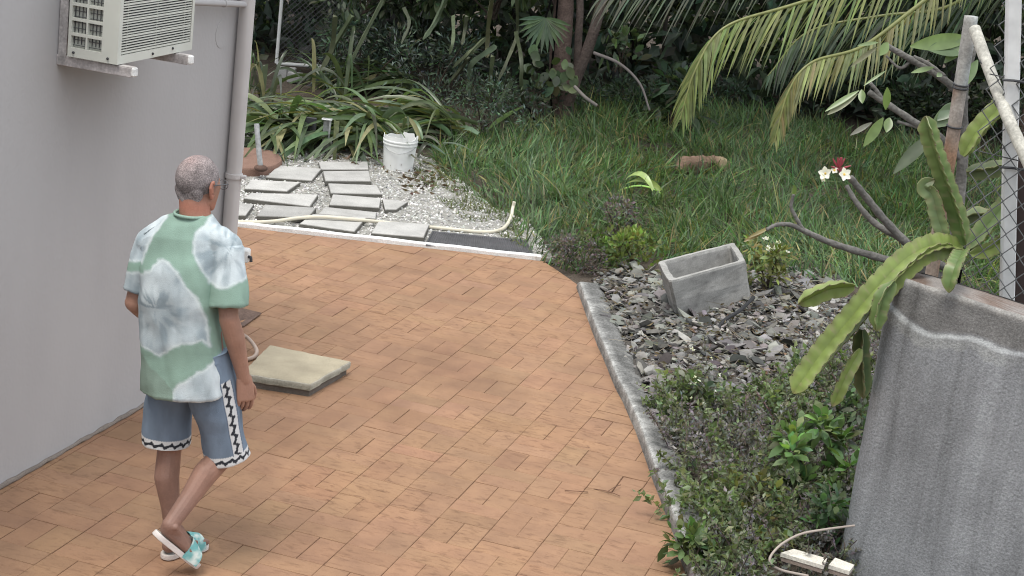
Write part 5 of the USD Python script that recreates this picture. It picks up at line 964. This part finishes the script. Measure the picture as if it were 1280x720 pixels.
# ------------------------------------------------------------------ coconut palm
pb = np.array([4.6, 15.2, 0]); palm = thing('palm_tree', 'coconut palm whose long feathered fronds hang in from the right', 'palm', loc=pb); ph = site(1330, -45, Y=15.2) - pb; ph[0] = 0; ph[1] = 0
trunk(palm, [np.array([0.25, .1, -.05]), np.array([.15, .05, 1.2]), np.array([0, 0, ph[2] + .1])], (.16, .12))
def frond(path, leaflen, n, col_, each=True, name='frond', hang_=.75):
    P = catmull(path, 10); s = np.linspace(0, 1, len(P)); T_ = norm(np.gradient(P, axis=0)); r = np.linspace(.024, .006, len(P)); v, f = tube(P, r, 8)
    fr = put(palm, name, (v, f, np.tile([.21, .225, .08], (len(v), 1))), M_gloss, smooth=True); allm = MB()
    for k in range(n):
        u = .06 + .93 * (k + .5) / n; 
        for sd_ in (-1, 1):
            u_ = u + rng.normal(0, .004); b = np.array([np.interp(u_, s, P[:, j]) for j in range(3)]); t = norm(np.array([np.interp(u_, s, T_[:, j]) for j in range(3)])); sv_ = norm(np.cross(t, [0, 0, 1])) * sd_
            d = norm(sv_ * .75 + t * (.55 + .5 * u) - np.array([0, 0, hang_]) + .08 * rng.normal(size=3)); Ln = leaflen * (np.sin(np.pi * np.clip(.14 + .83 * u, 0, 1)) ** .7) * rng.uniform(.85, 1.1)
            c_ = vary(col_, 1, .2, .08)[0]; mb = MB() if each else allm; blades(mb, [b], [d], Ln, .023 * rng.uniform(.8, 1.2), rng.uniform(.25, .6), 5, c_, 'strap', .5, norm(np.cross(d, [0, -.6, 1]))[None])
            if each: put(fr, 'leaflet', mb, M_gloss)
    if not each: put(fr, 'leaflets', allm, M_gloss, kind='stuff')
fp_ = lambda L_: [site(x, y, Y=Y) - pb for x, y, Y in L_]
top = ph
frond([top] + fp_([(1230, -55, 15.0), (1100, -25, 14.7), (985, 8, 14.5), (905, 35, 14.35), (870, 86, 14.2), (850, 150, 14.1)]),   .47, 84, (.165, .20, .072))
frond([top] + fp_([(1250, -70, 14.9), (1150, 5, 14.5), (1078, 58, 14.2), (1015, 78, 14.0), (986, 114, 13.9), (968, 178, 13.8)]), .34, 80, (.175, .185, .075))
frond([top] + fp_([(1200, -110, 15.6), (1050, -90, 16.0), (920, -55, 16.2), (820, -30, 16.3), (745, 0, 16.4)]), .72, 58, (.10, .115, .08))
frond([top] + fp_([(1260, -30, 15.6), (1180, 10, 15.8), (1100, 20, 15.9), (1010, 40, 15.9), (960, 95, 15.8)]), .6, 60, (.055, .08, .045), False, 'shade_toned_frond')  # darker leaflet colour, with the shade put into the tone
for a in (0.3, 1.5, -1.1): frond([top] + [top + np.array([math.cos(a) * t, math.sin(a) * t, .55 * t - .22 * t * t]) for t in (.8, 1.7, 2.6, 3.4)], .6, 40, (.10, .14, .05), False)

# ------------------------------------------------------------------ frangipani
fb = np.array([2.34, 9.3, 0.0]); fra = thing('frangipani', 'bare grey frangipani with thick branches, few leaves and a white flower cluster', 'tree', loc=fb); fp2 = lambda pts, Y0=9.3: [site(q[0], q[1], Y=q[2] if len(q) > 2 else Y0) - fb for q in pts]
GB = (.15, .145, .135)
def branch(pts, r0, r1, par=None, name='branch', col_=GB):
    P = catmull(fp2(pts), 7); R_ = np.linspace(r0, r1, len(P)) * (1 + .08 * np.sin(np.arange(len(P)) * 1.9)); v, f = tube(P, R_, 10); return put(par or fra, name, (v, f, np.tile(col_, (len(v), 1)) * (.75 + .5 * meshkit.fbm(v * 14, 3, 4))[:, None]), M_bark, smooth=True)
bt_ = MB(); v, f = tube(catmull([np.array([0, 0, -.05]), np.array([-.02, 0, .5])] + fp2([(1190, 352), (1196, 280), (1204, 190), (1204, 118), (1216, 60)]), 6), np.linspace(.045, .022, 37), 12); ftr = put(fra, 'trunk', (v, f, np.tile(GB, (len(v), 1))), M_bark, smooth=True)
branch([(1192, 352), (1150, 336, 9.2), (1092, 320, 9.1), (1040, 304, 9.05), (1004, 288, 9.0)], .026, .015); branch([(1004, 288, 9.0), (988, 281, 8.98), (971, 281, 8.95), (958, 287, 8.93)], .014, .009); branch([(1004, 288, 9.0), (994, 270, 9.0), (989, 258, 9.0), (992, 243, 9.0)], .012, .008)
branch([(1195, 340), (1150, 318, 9.15), (1112, 282, 9.1), (1083, 247, 9.05), (1063, 222, 9.0)], .026, .017); branch([(1130, 300, 9.12), (1095, 280, 9.2), (1072, 255, 9.25), (1058, 232, 9.3)], .02, .012)
branch([(1205, 200), (1175, 172), (1150, 157), (1112, 132), (1086, 115)], .024, .016); branch([(1104, 127), (1096, 114), (1088, 104)], .014, .010); branch([(1170, 168), (1150, 160), (1122, 152)], .013, .008)
branch([(1208, 125), (1178, 98), (1140, 75), (1108, 57)], .024, .015); branch([(1180, 96), (1160, 80), (1142, 71)], .016, .011); branch([(1140, 75), (1125, 85), (1108, 70)], .010, .006)
PALE, MID, DULL = (.20, .27, .13), (.155, .22, .085), (.15, .15, .085)
def fl(base, tip, w, col_, Y=9.2, name='leaf', dY=-.05, fold=.3, side=None): 
    b, t = site(*base, Y=Y) - fb, site(*tip, Y=Y + dY) - fb; put(fra, name, leaf_mesh(b, t, w, col_, fold, .03, 8, side=side if side is not None else norm(np.cross(t - b, [.25 * rng.normal(), -1, .5 + .2 * rng.normal()]))), M_gloss, smooth=True)
for a in [((1098, 53), (1072, 57), .020, PALE), ((1110, 53), (1100, 69), .050, MID), ((1097, 58), (1064, 83), .026, DULL), ((1108, 88), (1080, 107), .016, PALE), ((1074, 113), (1032, 139), .030, PALE), ((1072, 117), (1035, 143), .042, (.19, .20, .12)), ((1077, 112), (1078, 129), .04, MID), ((1107, 137), (1109, 108), .046, MID), ((1104, 147), (1080, 182), .060, MID), ((1090, 153), (1063, 169), .028, (.17, .17, .14)), ((1112, 147), (1108, 165), .05, MID), ((1168, 84), (1139, 91), .028, PALE), ((1177, 92), (1171, 96), .03, PALE), ((1215, 48), (1138, 58), .085, MID), ((1215, 60), (1160, 62), .11, (.09, .14, .06)), ((1218, 42), (1181, 78), .07, (.14, .20, .09)), ((1222, 75), (1202, 110), .06, (.12, .18, .08)), ((1205, 130), (1165, 158), .10, (.12, .17, .09)), ((1198, 128), (1172, 150), .07, (.13, .18, .11)), ((1170, 165), (1118, 216), .075, (.075, .10, .055)), ((992, 245), (992, 231), .035, MID), ((958, 287), (930, 302), .028, (.22, .17, .07)), ((965, 283), (936, 297), .02, (.24, .20, .09))]: fl(*a)
fcn = site(1048, 214, Y=9.0) - fb; fcl = put(fra, 'flower_cluster', tubes(catmull([site(1064, 224, Y=9.0) - fb, fcn + [.02, 0, -.02], fcn + [.005, 0, .02]], 5), .008, 7), plain('flower_stalk', (.22, .055, .06), .6), smooth=True)
WHITE_, PINK = np.array([.80, .79, .76]), np.array([.30, .05, .07])
def flower(c, ax, R=.042):
    ax = norm(ax); s = norm(np.cross(ax, [0, 0, 1])); u = np.cross(s, ax); mb = MB()
    for k in range(5):
        a = k * 2 * math.pi / 5; d = s * math.cos(a) + u * math.sin(a); blades(mb, [c], [norm(d + ax * .35)], R, R * .75, 0, 4, WHITE_, 'leaf', .2, norm(np.cross(d, ax))[None])
    ce = trimesh.creation.icosphere(1, .006); ce.apply_translation(c + ax * .004); mb.mesh(ce, (.75, .55, .12)); put(fcl, 'flower', mb, M_leaf)
for x, y, a, r in [(1032, 217, (-.5, -.8, .3), .040), (1055, 218, (.3, -.9, .3), .040), (1043, 213, (-.1, -.9, .5), .022), (1030, 222, (-.8, -.5, -.2), .026)]: flower(site(x, y, Y=8.97) - fb, np.array(a), r)
for k in range(11):
    d = unit(1, .8)[0]; b0 = fcn + [.0, 0, .01] + d * .012; put(fcl, 'bud', tubes([b0, b0 + d * .025, b0 + d * .055], [.004, .0065, .003], 6), M_bud if k else (M_bud := plain('flower_bud', PINK, .55)), smooth=True)

# ------------------------------------------------------------------ dragon fruit cactus on the wall end
cb = site(1200, 318, Y=7.55); drg = thing('dragon_fruit_cactus', 'dragon fruit cactus with wavy three-winged stems sprawling over the end wall', 'cactus', loc=cb)
def wing(pts, w, col_, roll=0.0, wav=.055, taper=1.0, seg=9, par=None):
    P = catmull([site(*q[:2], Y=q[2]) - cb for q in pts], seg); Lc = np.concatenate([[0], np.cumsum(np.linalg.norm(np.diff(P, axis=0), axis=1))]); m_ = max(16, int(Lc[-1] / .008)); s = np.linspace(0, Lc[-1], m_); P = np.stack([np.interp(s, Lc, P[:, j]) for j in range(3)], 1)
    T_, N_, B_2 = frames(P, ref=(0, -1, .2)); u = s / s[-1]; env = np.clip(np.minimum(np.minimum(.35 + s / .07, 1), ((1 - u) * s[-1] / .05 + .02) ** .6), .05, 1); ph_ = (s / wav) % 1; sc_ = 1 - .11 * np.abs(2 * ph_ - 1) ** 2.2
    mb = MB()
    for k in range(3):
        a = roll + k * 2.094; d = np.cos(a) * N_ + np.sin(a) * B_2; nn = np.cross(T_, d); W__ = (w * env * sc_)[:, None]; th = .006 * env[:, None]; ripple = (.0028 * np.sin(2 * np.pi * s / wav))[:, None] * nn * (W__ / w)
        rows = np.stack([P + nn * th, P + d * W__ * .55 + nn * th * .8 + ripple * .4, P + d * W__ + nn * .0018 + ripple, P + d * W__ - nn * .0018 + ripple, P + d * W__ * .55 - nn * th * .8 + ripple * .4, P - nn * th], 1)
        v, f = loft(rows); c_ = np.tile(col_, (len(v), 1)); nv = m_ * 6; rim_ = np.zeros(len(v)); idx = np.arange(nv) % 6; rim_[:nv] = ((idx == 2) | (idx == 3)); core_ = np.zeros(len(v)); core_[:nv] = ((idx == 0) | (idx == 5)); c_ = c_ * (1 - .18 * core_[:, None]) ; c_ = c_ * (1 - .55 * rim_[:, None]) + np.array([.26, .27, .13]) * .55 * rim_[:, None]; mb.add(v, f, c_)
        for q in range(1, int(s[-1] / wav)):
            i_ = int(np.searchsorted(s, q * wav)); i_ = min(i_, m_ - 1)
            if .06 < u[i_] < .97:
                o_ = trimesh.creation.icosahedron(); o_.vertices = o_.vertices * .0042 + P[i_] + d[i_] * W__[i_]; mb.mesh(o_, (.17, .14, .09))
    v, f, c_ = mb.arrays(); tipd = np.linalg.norm(v - P[-1], axis=1); tk_ = np.clip(1 - tipd / .03, 0, 1)[:, None]; c_ = c_ * (1 - .7 * tk_) + np.array([.22, .17, .09]) * .7 * tk_; c_ = c_ * (.82 + .36 * meshkit.fbm(v * 22, 4, 6))[:, None]; sc2 = np.clip((meshkit.fbm(v * 38, 3, 16) - .64) * 9, 0, 1)[:, None]; c_ = c_ * (1 - .6 * sc2) + np.array([.30, .26, .15]) * .6 * sc2
    return put(par or drg, 'stem', (v, f, c_), M_cactus, smooth=35)
YG, GG, DG = (.215, .285, .075), (.15, .225, .075), (.10, .15, .062)
wing([(1204, 312, 7.5), (1172, 306, 7.42), (1135, 322, 7.33), (1098, 358, 7.25), (1060, 402, 7.2), (1025, 445, 7.16), (992, 492, 7.12)], .056, YG, .45)
wing([(1190, 312, 7.46), (1160, 316, 7.36), (1128, 342, 7.28), (1100, 372, 7.24)], .045, YG, 1.3)
wing([(1092, 372, 7.32), (1070, 402, 7.3), (1040, 436, 7.3), (1012, 470, 7.3)], .052, DG, .2)
wing([(1068, 358, 7.22), (1040, 360, 7.2), (1015, 370, 7.18), (998, 380, 7.17)], .048, YG, 1.0)
wing([(1118, 352, 7.2), (1104, 370, 7.16), (1097, 392, 7.15), (1096, 414, 7.15)], .046, GG, .9)
wing([(1078, 412, 7.3), (1077, 440, 7.3), (1079, 470, 7.3), (1080, 498, 7.3)], .044, DG, .6)
wing([(1076, 436, 7.24), (1062, 460, 7.22), (1050, 485, 7.2), (1040, 508, 7.2)], .034, YG, 1.4)
wing([(1206, 306, 7.5), (1198, 270, 7.5), (1182, 225, 7.48), (1168, 185, 7.46), (1157, 145, 7.45)], .050, GG, .5)
wing([(1182, 300, 7.5), (1172, 270, 7.5), (1166, 245, 7.5), (1155, 232, 7.5), (1168, 225, 7.5)], .040, (.19, .26, .12), 1.2)
wing([(1204, 314, 7.36), (1196, 330, 7.12), (1190, 348, 7.08), (1186, 366, 7.07)], .044, GG, .8)
wing([(1208, 312, 7.62), (1232, 285, 7.7), (1258, 255, 7.75), (1285, 225, 7.8)], .048, GG, .9)
wing([(1212, 318, 7.6), (1240, 310, 7.66), (1270, 285, 7.7), (1300, 262, 7.75)], .040, YG, 1.5)
wing([(1204, 195, 8.3), (1222, 165, 8.3), (1245, 140, 8.3), (1262, 122, 8.3)], .055, YG, .7)
wing([(1205, 272, 8.2), (1225, 268, 8.2), (1250, 276, 8.2)], .05, (.17, .22, .10), .3); wing([(1208, 215, 8.3), (1235, 212, 8.3), (1262, 205, 8.3)], .05, (.13, .17, .075), .3)
put(drg, 'root_stem', tubes(catmull([cb * 0 + [0, .02, .02], np.array([.03, .1, -.2]), np.array([.05, .12, -cb[2]])], 6), .022, 8), M_bark, smooth=True)

lt_ = MB(); lp_ = scatter(sg.Polygon([site(*q)[:2] for q in [(300, 205), (340, 180), (440, 185), (560, 205), (600, 235), (520, 250), (470, 215), (400, 205)]]), 420); n = len(lp_); hexes(lt_, np.column_stack([lp_, rng.uniform(.02, .05, n)]), unit(n) * [1, 1, .2], rng.uniform(.03, .09, n), rng.uniform(.015, .035, n), vary((.11, .08, .055), n, .4, .1))
put(None, 'leaf_litter', lt_, M_leaf, kind='stuff', label='brown dead leaves strewn over the gravel below the strap leaves', cat='leaf litter')

rl_ = MB(); lp_ = scatter(rp, 2200); lp_ = lp_[~shapely.contains_xy(trough_zone, lp_[:, 0], lp_[:, 1])]; n = len(lp_); hexes(rl_, np.column_stack([lp_, gz(lp_[:, 0], lp_[:, 1]) + rng.uniform(.025, .055, n)]), unit(n) * [1, 1, .25], rng.uniform(.02, .06, n), rng.uniform(.008, .022, n), vary((.13, .10, .065), n, .45, .1))
p = scatter(rp, 900); p = p[~shapely.contains_xy(trough_zone, p[:, 0], p[:, 1])]; n = len(p); blades(rl_, np.column_stack([p, gz(p[:, 0], p[:, 1]) + .05]), unit(n) * [1, 1, .12], rng.uniform(.06, .2, n), .004, .05, 2, vary((.22, .19, .14), n, .35, .06))
put(None, 'garden_litter', rl_, M_leaf, kind='stuff', label='dry leaf scraps and straw scattered over the rubble', cat='leaf litter')
